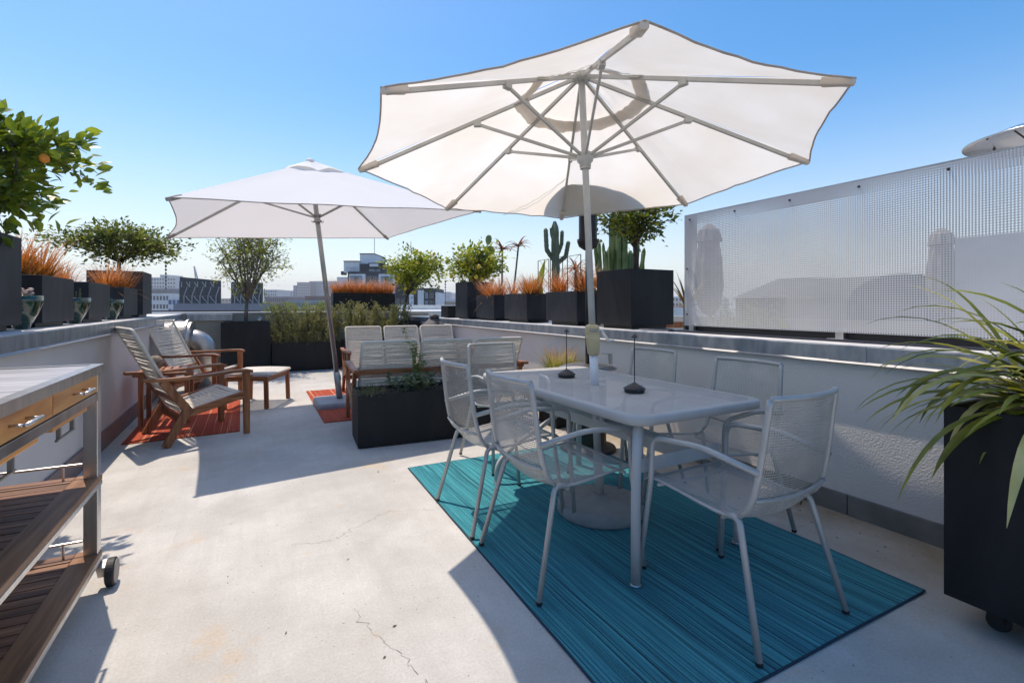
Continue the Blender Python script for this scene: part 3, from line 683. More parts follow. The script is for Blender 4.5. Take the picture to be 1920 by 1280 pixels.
# ================================================================ LOUNGE FURNITURE (facing +Y, origin under the front-leg line)
def bframe(hw_, y0, z0, y1, z1, r=.013):
    c = .03
    P = lambda s, k: Vector((s*hw_, y0+(y1-y0)*k, z0+(z1-z0)*k))
    return fillet([P(-1, 0), P(-1, 1), P(1, 1), P(1, 0)], c, 4)
def cords(p0, p1, hw_, off, pitch=.0112, r=.0047, seed=1, sag=.006, cx=0):
    """side-to-side cords between two rails, p0..p1 is the centre line (y,z)"""
    m = MB(); rg = random.Random(seed)
    L = math.dist(p0, p1); n = int(L/pitch); nrm = Vector((0, -(p1[1]-p0[1]), (p1[0]-p0[0])))/L*off
    for sd_, sg in ((1, 1),):
        for i in range(1, n):
            k = i/n; j0 = rg.gauss(0, .0012); y = p0[0]+(p1[0]-p0[0])*k; z = p0[1]+(p1[1]-p0[1])*k; jm = rg.gauss(0, .0035)
            d = Vector((0, (p1[0]-p0[0])/L, (p1[1]-p0[1])/L))
            pts = [Vector((cx-hw_, y, z))+d*j0+nrm, Vector((cx-hw_*.4, y, z))+d*jm+nrm*.7-Vector((0, 0, sag*.5)), Vector((cx+hw_*.3, y, z))+d*(jm*.6)+nrm*.7-Vector((0, 0, sag*.5)), Vector((cx+hw_, y, z))+d*rg.gauss(0, .0012)+nrm]
            m.tube(pts, r, 5, caps=False)
    return m
BK0, BK1 = (-.475, .245), (-.86, 1.0)
ST0, ST1 = (-.03, .385), (-.46, .262)
def back_panel(t, cx, hw_, seed, k1=1.0):
    b1 = (BK0[0]+(BK1[0]-BK0[0])*k1, BK0[1]+(BK1[1]-BK0[1])*k1)
    f = MB().tube([p+Vector((cx, 0, 0)) for p in bframe(hw_, *BK0, *b1)], .0135, 8)
    fo = f.build('backrest', M['cord_frame'], t, smooth=True)
    cords(BK0, b1, hw_, .011, seed=seed, cx=cx).build('cord_weave', M['cord'], fo, smooth=True, kind='stuff')
def seat_panel(t, cx, hw_, seed):
    f = MB().tube([(cx-hw_, ST1[0], ST1[1]), (cx-hw_, ST0[0]-.03, ST0[1]), (cx-hw_, ST0[0], ST0[1]-.004)], .012, 8).tube([(cx+hw_, ST1[0], ST1[1]), (cx+hw_, ST0[0]-.03, ST0[1]), (cx+hw_, ST0[0], ST0[1]-.004)], .012, 8).tube([(cx-hw_, ST0[0], ST0[1]-.004), (cx+hw_, ST0[0], ST0[1]-.004)], .012, 8)
    fo = f.build('seat', M['cord_frame'], t, smooth=True)
    cords(ST0, ST1, hw_, -.011, seed=seed, cx=cx).build('cord_weave', M['cord'], fo, smooth=True, kind='stuff')
def arm(x, s, W):
    g = MB(); pts = [(.05, .578, .055), (.0, .592, .07), (-.12, .592, .075), (-.30, .580, .066), (-.50, .572, .056), (-.70, .575, .052), (-.80, .583, .05)]
    pts = [(y, z+.03*max(0, (y+.1)/.15)*0, w) for y, z, w in pts]
    rows = []
    for y, z, w in pts: rows.append([(x-w/2, y, z-.016), (x+w/2, y, z-.016), (x+w/2, y, z+.012), (x-w/2, y, z+.012)])
    g.v = [Vector(p) for r_ in rows for p in r_]; n = len(rows)
    g.f = [(i*4+k, i*4+(k+1) % 4, (i+1)*4+(k+1) % 4, (i+1)*4+k) for i in range(n-1) for k in range(4)]+[(3, 2, 1, 0), ((n-1)*4, (n-1)*4+1, (n-1)*4+2, (n-1)*4+3)]
    g.f = [tuple(reversed(f)) for f in g.f]
    return g
def lounge(name, label, cat, panels, hwp, group, k1=1.0, seed=1, loc=(0, 0, 0), rz=0):
    W = panels*hwp*2+.06*panels+.03; X = W/2
    t = thing(name, label, cat, loc, rz, group)
    for s in (-1, 1):
        x = s*X
        arm(x, s, W).build('armrest', M['teak'][1], t, bevel=.006)
        MB().beam((x, -.0, 0), (x, -.005, .577), .038, .05, up=(0, 1, 0), w2=.038, h2=.062).build('front_leg', M['teak'][2], t, bevel=.005)
        MB().beam((x, -.64, 0), (x, -.475, .30), .038, .062, up=(0, 1, 0), h2=.075).build('rear_leg', M['teak'][2], t, bevel=.005)
        MB().beam((x, -.455, .262), (x, -.66, .562), .036, .062, up=(0, 1, 0)).build('back_post', M['teak'][2], t, bevel=.005)
        MB().beam((x, .0, .375), (x, -.475, .262), .034, .066).build('side_rail', M['teak'][1], t, bevel=.005)
    MB().beam((-X, -.05, .345), (X, -.05, .345), .03, .05).build('front_rail', M['teak'][0], t, bevel=.004)
    MB().beam((-X, -.50, .205), (X, -.50, .205), .03, .06).build('rear_rail', M['teak'][0], t, bevel=.004)
    if panels > 1:
        MB().beam((-X, -.715, .560), (X, -.715, .560), .035, .042).build('back_rail', M['teak'][0], t, bevel=.004)
    else:
        MB().beam((-X, -.56, .40), (X, -.56, .40), .03, .05).build('back_rail', M['teak'][0], t, bevel=.004)
    for p in range(panels):
        cx = (p-(panels-1)/2)*(hwp*2+.055)
        back_panel(t, cx, hwp, seed*10+p, k1); seat_panel(t, cx, hwp, seed*20+p)
    return t
def face(dx, dy): return math.atan2(-dx, dy)
# chair 1 and 2: front mid point and facing direction
fl_ = (-.15, 5.52); f1 = Vector((.935, .355)).normalized()
lounge('lounge_chair', 'teak lounge chair woven with white cord, seen side-on, nearest the camera by the left wall', 'lounge chair', 1, .285, 'teak and cord lounge chairs', loc=(-.155, 5.52, .004), rz=face(f1.x, f1.y), seed=1)
lounge('lounge_chair', 'teak lounge chair woven with white cord behind the side table, its backrest facing the camera', 'lounge chair', 1, .285, 'teak and cord lounge chairs', loc=(-.26, 7.32, .004), rz=face(.915, -.40), seed=2)
lounge('sofa', 'three-seat teak and cord sofa seen from behind, beyond the black trough planter', 'sofa', 3, .255, 'teak and cord sofas facing each other', k1=.80, loc=(1.78, 5.36, .01), rz=radians(-4), seed=3)
lounge('sofa', 'three-seat teak and cord sofa facing the camera, below the rosemary planters', 'sofa', 3, .245, 'teak and cord sofas facing each other', k1=.84, loc=(1.94, 6.44, .01), rz=pi-radians(3), seed=4)
# ottoman
oc = Vector((.08, 6.73)); of = face(.915, -.40)
t = thing('footstool', 'teak footstool with white cord top in front of the lounge chairs', 'footstool', (.075, 6.73, .002), of)
for sx in (-1, 1):
    for sy in (-1, 1): MB().beam((sx*.33, sy*.235, 0), (sx*.325, sy*.225, .37), .036, .046, up=(0, 1, 0)).build('leg', M['teak'][2], t, bevel=.004)
    MB().beam((sx*.325, -.23, .35), (sx*.325, .23, .35), .03, .055).build('side_rail', M['teak'][1], t, bevel=.004)
    MB().beam((-.325, sx*.225, .335), (.325, sx*.225, .335), .03, .05).build('end_rail', M['teak'][0], t, bevel=.004)
def otop(x, y): return .385+.022*(1-(2*x/.66)**2)*0+.012*cos(y/.25*1.2)
f = MB()
for sx in (-1, 1): f.tube([(sx*.30, y, .392+.010*cos(y*5)) for y in [-.27+.54*i/10 for i in range(11)]], .012, 8)
for sy in (-1, 1): f.tube([(-.30, sy*.27, .390), (.30, sy*.27, .390)], .012, 8)
fo = f.build('seat', M['cord_frame'], t, smooth=True)
g = MB()
for i in range(47):
    y = -.265+.0115*i; j = R.gauss(0, .002); g.tube([(-.30, y, .405+.010*cos(y*5)), (0, y+j, .398+.010*cos(y*5)), (.30, y, .405+.010*cos(y*5))], .0042, 5, caps=False)
g.build('cord_weave', M['cord'], fo, smooth=True, kind='stuff')
# side table with stone ball
t = thing('side_table', 'square teak side table with slatted top between the two lounge chairs', 'side table', (-.77, 6.18, 0))
for sx in (-1, 1):
    for sy in (-1, 1): MB().beam((sx*.19, sy*.215, 0), (sx*.19, sy*.215, .50), .042, .042, up=(0, 1, 0)).build('leg', M['teak'][2], t, bevel=.004)
    MB().beam((sx*.19, -.26, .512), (sx*.19, .26, .512), .045, .028).build('frame_rail', M['teak'][1], t, bevel=.004)
    MB().beam((-.25, sx*.245, .514), (.25, sx*.245, .514), .05, .03).build('frame_rail', M['teak'][0], t, bevel=.004)
for i in range(7): MB().box(-.235+.07*i-.0, -.235+.07*i+.05, -.215, .215, .530, .545).build('slat', M['teak'][1], t, bevel=.003)
g = MB()
g.ball((0, 0, .075), .075, 18, 1.0)
o = g.build('wicker_ball', mat('wicker', (.12, .085, .06), .8, col2=(.28, .22, .17), scale=40, bump=1, bscale=50), smooth=True); o.location = (-.86, 6.06, .546); tag(o, 'brown speckled wicker ball on the slatted side table', 'ball')

# ---------------------------------------------------------------- serving cart
CX, CY1, CY0 = -.56, 2.66, 1.02
t = thing('serving_cart', 'stainless and wood outdoor serving cart with drawers and slatted shelves at the left edge', 'cart', (CX, CY1, 0))
D = .50
def lb(x0, x1, y0, y1, z0, z1): return MB().box(x0-CX, x1-CX, y0-CY1, y1-CY1, z0, z1)
def L3(x, y, z): return Vector((x-CX, y-CY1, z))
lb(CX-D+.02, CX-.012, CY0, CY1-.012, .925, .9495).build('worktop', M['stone'], t)
MB().add([L3(CX-.03, CY0, .9515), L3(CX+.004, CY0, .9515), L3(CX+.004, CY1+.006, .9515), L3(CX-.03, CY1-.03, .9515), L3(CX+.004, CY0, .917), L3(CX+.004, CY1+.006, .917), L3(CX-D, CY1+.006, .9515), L3(CX-D, CY1-.03, .9515), L3(CX-D, CY1+.006, .917)],
         [(0, 1, 2, 3), (1, 4, 5, 2), (3, 2, 6, 7), (2, 5, 8, 6)]).build('worktop_trim', M['steel'], t, thick=-.002)
for y0, y1, lab in ((2.095, CY1-.055, 0), (1.555, 2.088, 1), (1.02, 1.548, 2)):
    dr = lb(CX-.03, CX-.006, y0, y1, .842, .914).build('drawer', M['honey'], t, bevel=.0015)
    yc = (y0+y1)/2
    g = MB(); z = .880
    for s in (-1, 1): g.tube([L3(CX-.008, yc+s*.055, z), L3(CX+.03, yc+s*.055, z)], .0042, 8)
    g.tube([L3(CX+.028, yc-.062, z), L3(CX+.028, yc+.062, z)], .0055, 10); g.build('handle', M['steel'], dr, smooth=True)
lb(CX-.04, CX-.003, CY0, CY1-.05, .805, .838).build('rail', M['steel_dark'], t, bevel=.002)
lb(CX-D+.02, CX-.035, CY0, CY1-.06, .812, .838).build('drawer_carcass', M['black'], t)
for y0, y1 in ((2.19, CY1-.08), (1.62, 2.06)):
    br = lb(CX-.062, CX-.032, y0, y1, .770, .8).build('towel_board', M['honey'], t, bevel=.004)
    yc = (y0+y1)/2; g = MB()
    for s in (-1, 1): g.beam(L3(CX-.05, yc+s*.075, .769), L3(CX-.05, yc+s*.075, .722), .012, .014, up=(0, 1, 0))
    g.tube([L3(CX-.05, yc-.10, .72), L3(CX-.05, yc+.10, .72)], .005, 8); g.build('handle', M['steel_dark'], br)
    g = MB()
    for yy in (y0+.02, y1-.02): g.beam(L3(CX-.05, yy, .80), L3(CX-.05, yy, .8045), .02, .01, up=(0, 1, 0))
    g.build('hanger', M['black'], br)
for x in (CX-.028, CX-D+.028):
    for y in (CY1-.028, CY0+.03):
        lb(x-.024, x+.024, y-.026, y+.026, .12, .917).build('post', M['steel'], t, bevel=.003)
for zt, nm in ((.485, 'upper'), (.165, 'lower')):
    lb(CX-D+.005, CX-.0, CY0, CY1, zt-.044, zt-.024).build('shelf_frame', M['steel'], t, bevel=.002)
    for x0, x1 in ((CX-.085, CX+.0), (CX-D, CX-D+.085)):
        lb(x0+(0 if x0 > CX-.2 else 0), x1, CY0, CY1-.0, zt-.023, zt).build('shelf_board', M['shelf_edge'] if x0 > CX-.2 else M['shelf'][1], t, bevel=.003)
    sh = lb(CX-D+.086, CX-.086, CY1-.075, CY1-.002, zt-.023, zt-.001).build('shelf_board', M['shelf'][0], t, bevel=.003)
    n = 26
    for i in range(n):
        y1 = CY1-.079-i*.0605
        lb(CX-D+.087, CX-.087, y1-.055, y1, zt-.021, zt-.004).build('slat', M['shelf'][0], t, bevel=.002)
    g = MB(); zr = zt+.055
    g.tube([L3(CX-.06, CY1-.03, zr), L3(CX-D+.02, CY1-.03, zr)], .005, 8)
    for x in (CX-.12, CX-D+.1): g.tube([L3(x, CY1-.03, zt-.002), L3(x, CY1-.03, zr)], .0045, 8)
    g.build('gallery_rail', M['steel'], t)
for x in (CX+.022, CX-D-.02):
    wh = MB().lathe([(.0, -.0165), (.048, -.0165), (.0575, -.012), (.0575, .012), (.052, .0165)], L3(x+.008, CY1-.0, .058), 28, axis=(1, 0, 0)).build('wheel', M['rubber'], t, smooth=False)
    MB().lathe([(.0, .0), (.049, .0), (.0495, -.002)], L3(x+.0265, CY1, .058), 28, axis=(1, 0, 0)).build('wheel_cap', M['wheelhub'], wh)
    MB().beam(L3(x-.02, CY1-.03, .11), L3(x-.02, CY1, .058), .03, .04).build('wheel_bracket', M['steel_dark'], t)

# ================================================================ PLANTERS
def planter(label, x0, x1, y0, y1, z0, z1, m, group=None, rim=.018, plinth=.03, casters=False, rz=0, name='planter_box'):
    c = Vector(((x0+x1)/2, (y0+y1)/2, z0)); hx_, hy_, h = (x1-x0)/2, (y1-y0)/2, z1-z0
    t = thing(name, label, 'planter', c, rz, group)
    g = MB(); A = rr_sq(hx_, hy_); B = rr_sq(hx_-rim, hy_-rim); zb = plinth
    g.v = [Vector((x, y, zb)) for x, y in A]+[Vector((x, y, h)) for x, y in A]+[Vector((x, y, h)) for x, y in B]+[Vector((x, y, h-.12)) for x, y in B]
    g.f = [(i, (i+1) % 4, 4+(i+1) % 4, 4+i) for i in range(4)]+[(4+i, 4+(i+1) % 4, 8+(i+1) % 4, 8+i) for i in range(4)]+[(8+i, 8+(i+1) % 4, 12+(i+1) % 4, 12+i) for i in range(4)]+[(3, 2, 1, 0)]
    g.build('box', m, t, bevel=.003)
    g = MB(); sx = random.Random(int(x0*100)+int(y0*77))
    g.grid(lambda u, v: (-hx_+rim+(2*hx_-2*rim)*u, -hy_+rim+(2*hy_-2*rim)*v, h-.035+sx.uniform(-.008, .010)), 14, 14)
    g.build('soil', M['soil'], t, kind='stuff')
    if plinth and not casters:
        MB().box(-hx_+.05, hx_-.05, -hy_+.05, hy_-.05, 0, zb).build('plinth', M['black'], t)
    if casters:
        for sx_ in (-1, 1):
            for sy in (-1, 1):
                q = Vector((sx_*(hx_-.12), sy*(hy_-.12), 0))
                cs = MB().lathe([(.0, -.014), (.030, -.014), (.036, -.009), (.036, .009), (.03, .014), (0, .014)], q+V(0, 0, .036), 20, axis=(1, .3, 0)).build('caster', M['rubber'], t)
                MB().beam(q+V(0, 0, .034), q+V(0, .012, plinth-.003), .05, .045, up=(0, 1, 0)).build('caster_fork', M['rubber'], cs)
        MB().box(-hx_+.04, hx_-.04, -hy_+.04, hy_-.04, plinth-.012, plinth-.001).build('base_board', M['teak'][1], t)
    return t
def rr_sq(a, b): return [(-a, -b), (a, -b), (a, b), (-a, b)]
LP = 'dark planters standing on the left wall'
planter('tall charcoal planter at the left edge holding the orange tree, on the left wall', -1.78, -1.2, 3.33, 3.92, 1.057, 1.60, M['planter_cool'], LP)
planter('low charcoal planter of orange grass on the left wall, nearest the camera', -1.62, -1.2, 4.24, 4.88, 1.057, 1.40, M['planter_cool'], LP)
planter('low charcoal planter of orange grass on the left wall, middle of three', -1.62, -1.2, 5.27, 5.965, 1.057, 1.40, M['planter_cool'], LP)
planter('low charcoal planter of orange grass on the left wall, farthest of three', -1.62, -1.2, 6.54, 7.25, 1.057, 1.40, M['planter_cool'], LP)
planter('tall charcoal planter holding the flat-topped dark tree at the far end of the left wall', -1.75, -1.2, 7.58, 8.2, 1.057, 1.63, M['planter_cool'], LP)
RP = 'black planters standing on the right wall'
planter('big square black planter on the right wall holding the dark-leaved tree beside the screen', 3.15, 3.70, 3.50, 4.02, .977, 1.552, M['planter'], RP, plinth=.035)
planter('low black planter of orange grass on the right wall, nearest behind the umbrella pole', 3.15, 3.57, 4.37, 5.0, .977, 1.362, M['planter_cool'], RP, plinth=.045)
planter('low black planter of orange grass on the right wall, middle of three', 3.15, 3.57, 5.47, 6.10, .977, 1.362, M['planter_cool'], RP, plinth=.04)
planter('low black planter of orange grass on the right wall, farthest and beside the tall planter', 3.15, 3.57, 6.44, 7.08, .977, 1.362, M['planter_cool'], RP, plinth=.035)
planter('tall black planter on the right wall holding a lemon tree', 3.15, 3.62, 7.44, 7.97, .977, 1.60, M['planter_cool'], RP, plinth=.03)
planter('small black planter at the far end of the right wall', 3.15, 3.45, 8.35, 8.7, .977, 1.20, M['planter'], RP, plinth=.01)
FP = 'black planters on the floor by the far wall'
planter('tall black planter by the far wall holding the sparse twiggy tree', -.46, .29, 9.7, 10.24, 0, .915, M['planter'], FP)
planter('low black trough of rosemary beside the tall planter at the far wall', .33, 1.50, 9.7, 10.2, 0, .52, M['planter'], FP)
planter('low black trough of rosemary behind the sofa facing the camera', 1.53, 2.42, 9.35, 9.85, 0, .56, M['planter'], FP)
planter('black planter behind the sofa holding the round lemon tree', 2.46, 2.98, 9.45, 10.1, 0, .90, M['planter'], FP)
planter('long black planter of orange grass raised above the far wall', 1.45, 2.70, 10.3, 10.62, 1.087, 1.46, M['planter'], plinth=.01)
planter('long low black trough planter with sage and herbs beside the dining chairs', .80, 2.0, 4.13, 4.59, 0, .452, M['planter'], rz=radians(-4.5), plinth=.012)
planter('large black planter on casters with strap-leaved plant at the right edge', 2.32, 2.93, .22, .855, 0, .822, M['planter'], plinth=.105, casters=True)
planter('small black planter of red-tipped grass against the right wall behind the table', 2.62, 2.95, 3.97, 4.30, 0, .50, M['planter'], plinth=.01)

# ================================================================ PLANTS
def leafgeo(L, w_, fold=.25, droop=.15, fine=False):
    if fine:
        P = [(0, 0), (.18, .55), (.42, 1), (.68, .78), (.88, .32), (1, 0)]
        vs = [V(0, 0, 0)]; fs = []
        for k, a in P[1:-1]:
            z = -droop*L*k*k; vs += [V(-w_*a, k*L, z+fold*w_*a), V(0, k*L, z), V(w_*a, k*L, z+fold*w_*a)]
        vs.append(V(0, L, -droop*L)); fs = [(0, 2, 1), (0, 3, 2)]
        for i in range(3): b = 1+3*i; fs += [(b, b+1, b+4, b+3), (b+1, b+2, b+5, b+4)]
        return vs, fs+[(10, 11, 13), (11, 12, 13)]
    return [V(0, 0, 0), V(0, .5*L, -.02*L), V(0, L, -droop*L), V(-w_, .45*L, fold*w_), V(w_, .45*L, fold*w_)], [(0, 4, 1), (1, 4, 2), (0, 1, 3), (3, 1, 2)]
def orient(p, d, roll, s=1):
    d = d.normalized(); x = d.cross(V(0, 0, 1))
    if x.length < .01: x = V(1, 0, 0)
    x.normalize(); z = x.cross(d); c, s_ = cos(roll), sin(roll)
    x2 = x*c+z*s_; z2 = z*c-x*s_
    return Matrix(((x2.x*s, d.x*s, z2.x*s, p.x), (x2.y*s, d.y*s, z2.y*s, p.y), (x2.z*s, d.z*s, z2.z*s, p.z), (0, 0, 0, 1)))
def rsph(r):
    while 1:
        p = V(r.uniform(-1, 1), r.uniform(-1, 1), r.uniform(-1, 1))
        if .05 < p.length < 1: return p
def tree(name, label, base, c, rad, nleaf, L, lm, bark, tr, forkz, limbs=9, twigs=5, fruits=0, fm=None, fr=.03, seed=1, spread=.1, up=.3, group=None, cat='tree', asym=None, leafparts=False, w_=.30, twigvis=.003, hollow=.25):
    r = random.Random(seed); base = Vector(base); c = Vector(c); rad = Vector(rad)
    t = thing(name, label, cat, base, 0, group); tk = MB(); fork = V(base.x+(c.x-base.x)*.35, base.y+(c.y-base.y)*.35, forkz)
    mid = base.lerp(fork, .5)+V(r.uniform(-.02, .02), r.uniform(-.02, .02), 0)
    tk.tube([base-V(0, 0, .04), mid, fork], [tr*1.2, tr, tr*.85], 8)
    tips = []
    for i in range(limbs):
        a = 2*pi*i/limbs+r.uniform(-.3, .3); el = r.uniform(-.35, 1.0)
        d = V(cos(a)*cos(el), sin(a)*cos(el), sin(el)); e = c+V(d.x*rad.x, d.y*rad.y, d.z*rad.z)*r.uniform(.45, .8)
        m1 = fork.lerp(e, .4)+V(r.gauss(0, .03), r.gauss(0, .03), r.uniform(0, .07))*max(rad)
        pts = [fork-V(0, 0, .03), m1, fork.lerp(e, .75)+V(0, 0, .04)*rad.z, e]
        tk.tube(pts, [tr*.6, tr*.42, tr*.25, tr*.14], 6)
        for j in range(twigs):
            q = rsph(r); q = c+V(q.x*rad.x, q.y*rad.y, q.z*rad.z)*1.0
            src = pts[2].lerp(e, r.random()) if r.random() < .7 else m1
            if (q-src).length > 1.1*max(rad): q = src.lerp(q, .6)
            mm = src.lerp(q, .5)+V(0, 0, .05*rad.z); tk.tube([src, mm, q], [tr*.16+twigvis*.5, twigvis, twigvis*.5], 4, caps=False)
            tips.append((src, mm, q))
    tk.build('trunk', bark, t, smooth=True, world=True)
    vs, fs = leafgeo(L, L*w_*.85, .25, .15, L > .07); g = MB(); parts = []
    for i in range(nleaf):
        src, mm, q = r.choice(tips); k = r.random()**.6
        p = (src.lerp(mm, k*2) if k < .5 else mm.lerp(q, k*2-1))+V(r.gauss(0, spread), r.gauss(0, spread), r.gauss(0, spread*.8))
        e = p-c; nn = sqrt((e.x/rad.x)**2+(e.y/rad.y)**2+(e.z/rad.z)**2)
        if nn < hollow and r.random() < .6: continue
        if nn > 1.25: continue
        d = V(e.x, e.y, e.z*.5).normalized()*.7+V(r.gauss(0, .5), r.gauss(0, .5), r.gauss(0, .45)+up)
        mt = orient(p, d, r.gauss(0, .7), r.uniform(.6, 1.15)); parts.append((nn, mt))
    parts.sort(key=lambda q: -q[0]); rest = parts
    if leafparts:
        # the leaves nearest the viewpoint become leaf parts of their own
        parts.sort(key=lambda q: (q[1].translation-Vector((0, 0, 1.2))).length)
        front = parts[:300]; rest = parts[300:]
        me = bpy.data.meshes.new('leaf'); vs2, fs2 = leafgeo(L, L*w_*.85, .3, .2, True); me.from_pydata([tuple(v) for v in vs2], [], fs2); me.materials.append(lm)
        for nn, mt in front: inst(me, 'leaf', t, Matrix.Translation(-base) @ mt)
    for nn, mt in rest: g.add([mt @ v for v in vs], fs)
    g.build('crown', lm, t, world=True, kind='stuff' if leafparts else None)
    for i in range(fruits):
        q = rsph(r); q = V(q.x*rad.x, q.y*rad.y, q.z*rad.z)
        q = V(q.x, q.y, q.z)*.9/max(.6, sqrt((q.x/rad.x)**2+(q.y/rad.y)**2+(q.z/rad.z)**2)); q = c+q
        MB().ball(q, fr, 12, 1.1).build('fruit', fm, t, smooth=True, world=True)
    return t
def cwp(px, py, Z): return cw((px-960)/912*Z, Z, 1.2+(573-py)/912*Z)
# orange tree, far left
c = cwp(-8, 318, 2.72); tree('orange_tree', 'glossy orange tree with one ripe fruit in the tall planter at the left edge', (-1.5, 3.6, 1.57), c, (.42, .44, .44), 2600, .088, M['leaf_cit'], M['bark'], .02, 1.78, 9, 8, 3, M['orange'], .024, seed=5, spread=.055, leafparts=True)
c = cwp(222, 458, 6.0); tree('dark_tree', 'broad flat-topped dark green tree above the left-wall planters', (-1.48, 7.85, 1.6), c+V(0, 0, 0), (.82, .80, .26), 4200, .062, M['leaf_dark'], M['bark'], .022, 1.78, 12, 8, 0, seed=8, spread=.06)
c = cwp(468, 478, 8.75); tree('sparse_tree', 'sparse twiggy pale green tree in the tall planter by the far wall', (-.09, 9.95, .88), c, (.85, .85, .80), 3700, .055, M['leaf_olive'], M['bark_lt'], .032, 1.30, 13, 13, 0, seed=12, spread=.05, up=.6, hollow=.1, twigvis=.005)
c = cwp(783, 508, 10.0); tree('lemon_tree', 'round lemon tree with yellow fruit behind the sofa at the far wall', (2.72, 9.8, .86), c, (.72, .70, .50), 3600, .082, M['leaf_lemon'], M['bark'], .03, 1.45, 10, 8, 9, M['lemon'], .032, seed=21, spread=.07, group='lemon trees')
c = cwp(893, 497, 8.3); tree('lemon_tree', 'spreading lemon tree with yellow fruit in the tall planter on the right wall', (3.38, 7.7, 1.57), c, (.60, .60, .37), 2600, .075, M['leaf_lemon'], M['bark'], .026, 1.68, 10, 8, 8, M['lemon'], .034, seed=33, spread=.06, group='lemon trees')
c = cwp(1192, 408, 4.85); tree('dark_tree', 'dark glossy tree with forked trunk in the big square planter beside the screen', (3.45, 3.76, 1.52), c+cw(-.03, 0), (.50, .44, .28), 2600, .062, M['leaf_dark'], M['bark'], .027, 1.82, 8, 8, 0, seed=41, spread=.05)

def tufts(label, x0, x1, y0, y1, z, n, h, m, clumps=5, name='orange_grass', cat='grass', w_=.0048, seed=1, lean=.5, group=None, thin=1.0):
    r = random.Random(seed); g = MB(); cs = [(r.uniform(x0+.05, x1-.05), y0+(y1-y0)*(i+.5)/clumps if (y1-y0) > (x1-x0) else r.uniform(y0+.03, y1-.03), 1) for i in range(clumps)]
    if (x1-x0) >= (y1-y0): cs = [(x0+(x1-x0)*(i+.5)/clumps, (y0+y1)/2+r.uniform(-.04, .04), 1) for i in range(clumps)]
    for i in range(n):
        cx, cy, _ = r.choice(cs); a = r.uniform(0, 2*pi); rr_ = abs(r.gauss(0, .035)); p = V(cx+rr_*cos(a), cy+rr_*sin(a), z-.01)
        ln = h*r.uniform(.45, 1.15); le = abs(r.gauss(0, lean))*(.5 if r.random() < .5 else 1.2)
        d = V(cos(a)*sin(le), sin(a)*sin(le), cos(le)); pts = [p]; dd = d.copy()
        for k in range(4): dd = (dd+V(cos(a)*.14, sin(a)*.14, -.10*le*(k+1)*.6)).normalized(); pts.append(pts[-1]+dd*ln/4)
        sd_ = V(-sin(a+r.uniform(-.9, .9)), cos(a), 0).normalized()
        ws = [w_, w_*.9, w_*.7, w_*.45, .0004]; base = len(g.v)
        for q, ww in zip(pts, ws): g.v += [q-sd_*ww*thin, q+sd_*ww*thin]
        g.f += [(base+2*k, base+2*k+1, base+2*k+3, base+2*k+2) for k in range(4)]
    o = g.build(name, m); o.data.transform(Matrix.Translation((-(x0+x1)/2, -(y0+y1)/2, -z))); o.location = ((x0+x1)/2, (y0+y1)/2, z)
    tag(o, label, cat, group); return o
GO = 'tufts of orange grass in planters'
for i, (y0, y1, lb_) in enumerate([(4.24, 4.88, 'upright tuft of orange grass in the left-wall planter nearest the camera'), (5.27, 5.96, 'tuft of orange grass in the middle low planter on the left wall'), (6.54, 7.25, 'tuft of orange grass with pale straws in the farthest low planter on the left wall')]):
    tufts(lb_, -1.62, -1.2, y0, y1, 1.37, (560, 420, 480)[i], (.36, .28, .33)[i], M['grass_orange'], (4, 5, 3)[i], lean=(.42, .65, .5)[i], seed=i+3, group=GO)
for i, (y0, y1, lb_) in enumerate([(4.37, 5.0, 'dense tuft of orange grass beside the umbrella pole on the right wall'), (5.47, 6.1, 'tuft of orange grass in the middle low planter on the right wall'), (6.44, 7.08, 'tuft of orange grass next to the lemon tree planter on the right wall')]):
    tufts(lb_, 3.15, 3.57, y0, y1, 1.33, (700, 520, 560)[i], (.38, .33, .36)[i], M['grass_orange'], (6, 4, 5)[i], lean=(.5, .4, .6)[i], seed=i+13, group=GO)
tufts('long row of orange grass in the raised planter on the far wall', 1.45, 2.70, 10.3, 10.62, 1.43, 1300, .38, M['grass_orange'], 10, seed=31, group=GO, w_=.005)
tufts('tuft of green and red grass in the small planter behind the dining table', 2.62, 2.95, 3.97, 4.3, .47, 420, .36, M['grass_mixed'], 2, 'red_tipped_grass', seed=33, lean=.42, w_=.005)

def shrub(name, label, x0, x1, y0, y1, z, h, n, m, seed, L=.03, sprigs=60, up=1.0, cat='shrub', group=None):
    r = random.Random(seed); t = thing(name, label, cat, ((x0+x1)/2, (y0+y1)/2, z), 0, group); st = MB(); g = MB(); vs, fs = leafgeo(L, L*.16, .3, .05)
    for i in range(sprigs):
        p = V(r.uniform(x0, x1), r.uniform(y0, y1), z-.02); hh = h*r.uniform(.45, 1.08); a = r.uniform(0, 2*pi)
        q = p+V(cos(a)*.13*r.random(), sin(a)*.13*r.random(), 1*hh); mm = p.lerp(q, .5)+V(r.gauss(0, .02), r.gauss(0, .02), 0)
        q.x += (p.x-(x0+x1)/2)*.16; st.tube([p, mm, q], [.005, .004, .002], 4, caps=False)
        for k in range(n//sprigs):
            u = r.random()**.7; c_ = (p.lerp(mm, u*2) if u < .5 else mm.lerp(q, u*2-1)); a = r.uniform(0, 2*pi)
            if r.random() < .35: c_ = c_+V(r.gauss(0, .035), r.gauss(0, .035), r.gauss(0, .02))
            d = V(cos(a), sin(a), r.uniform(.2, 1.4)*up); mt = orient(c_, d, r.uniform(0, 6), r.uniform(.6, 1.1)); g.add([mt @ v for v in vs], fs)
    st.build('stem', M['bark_lt'], t, world=True); g.build('foliage', m, t, world=True); return t
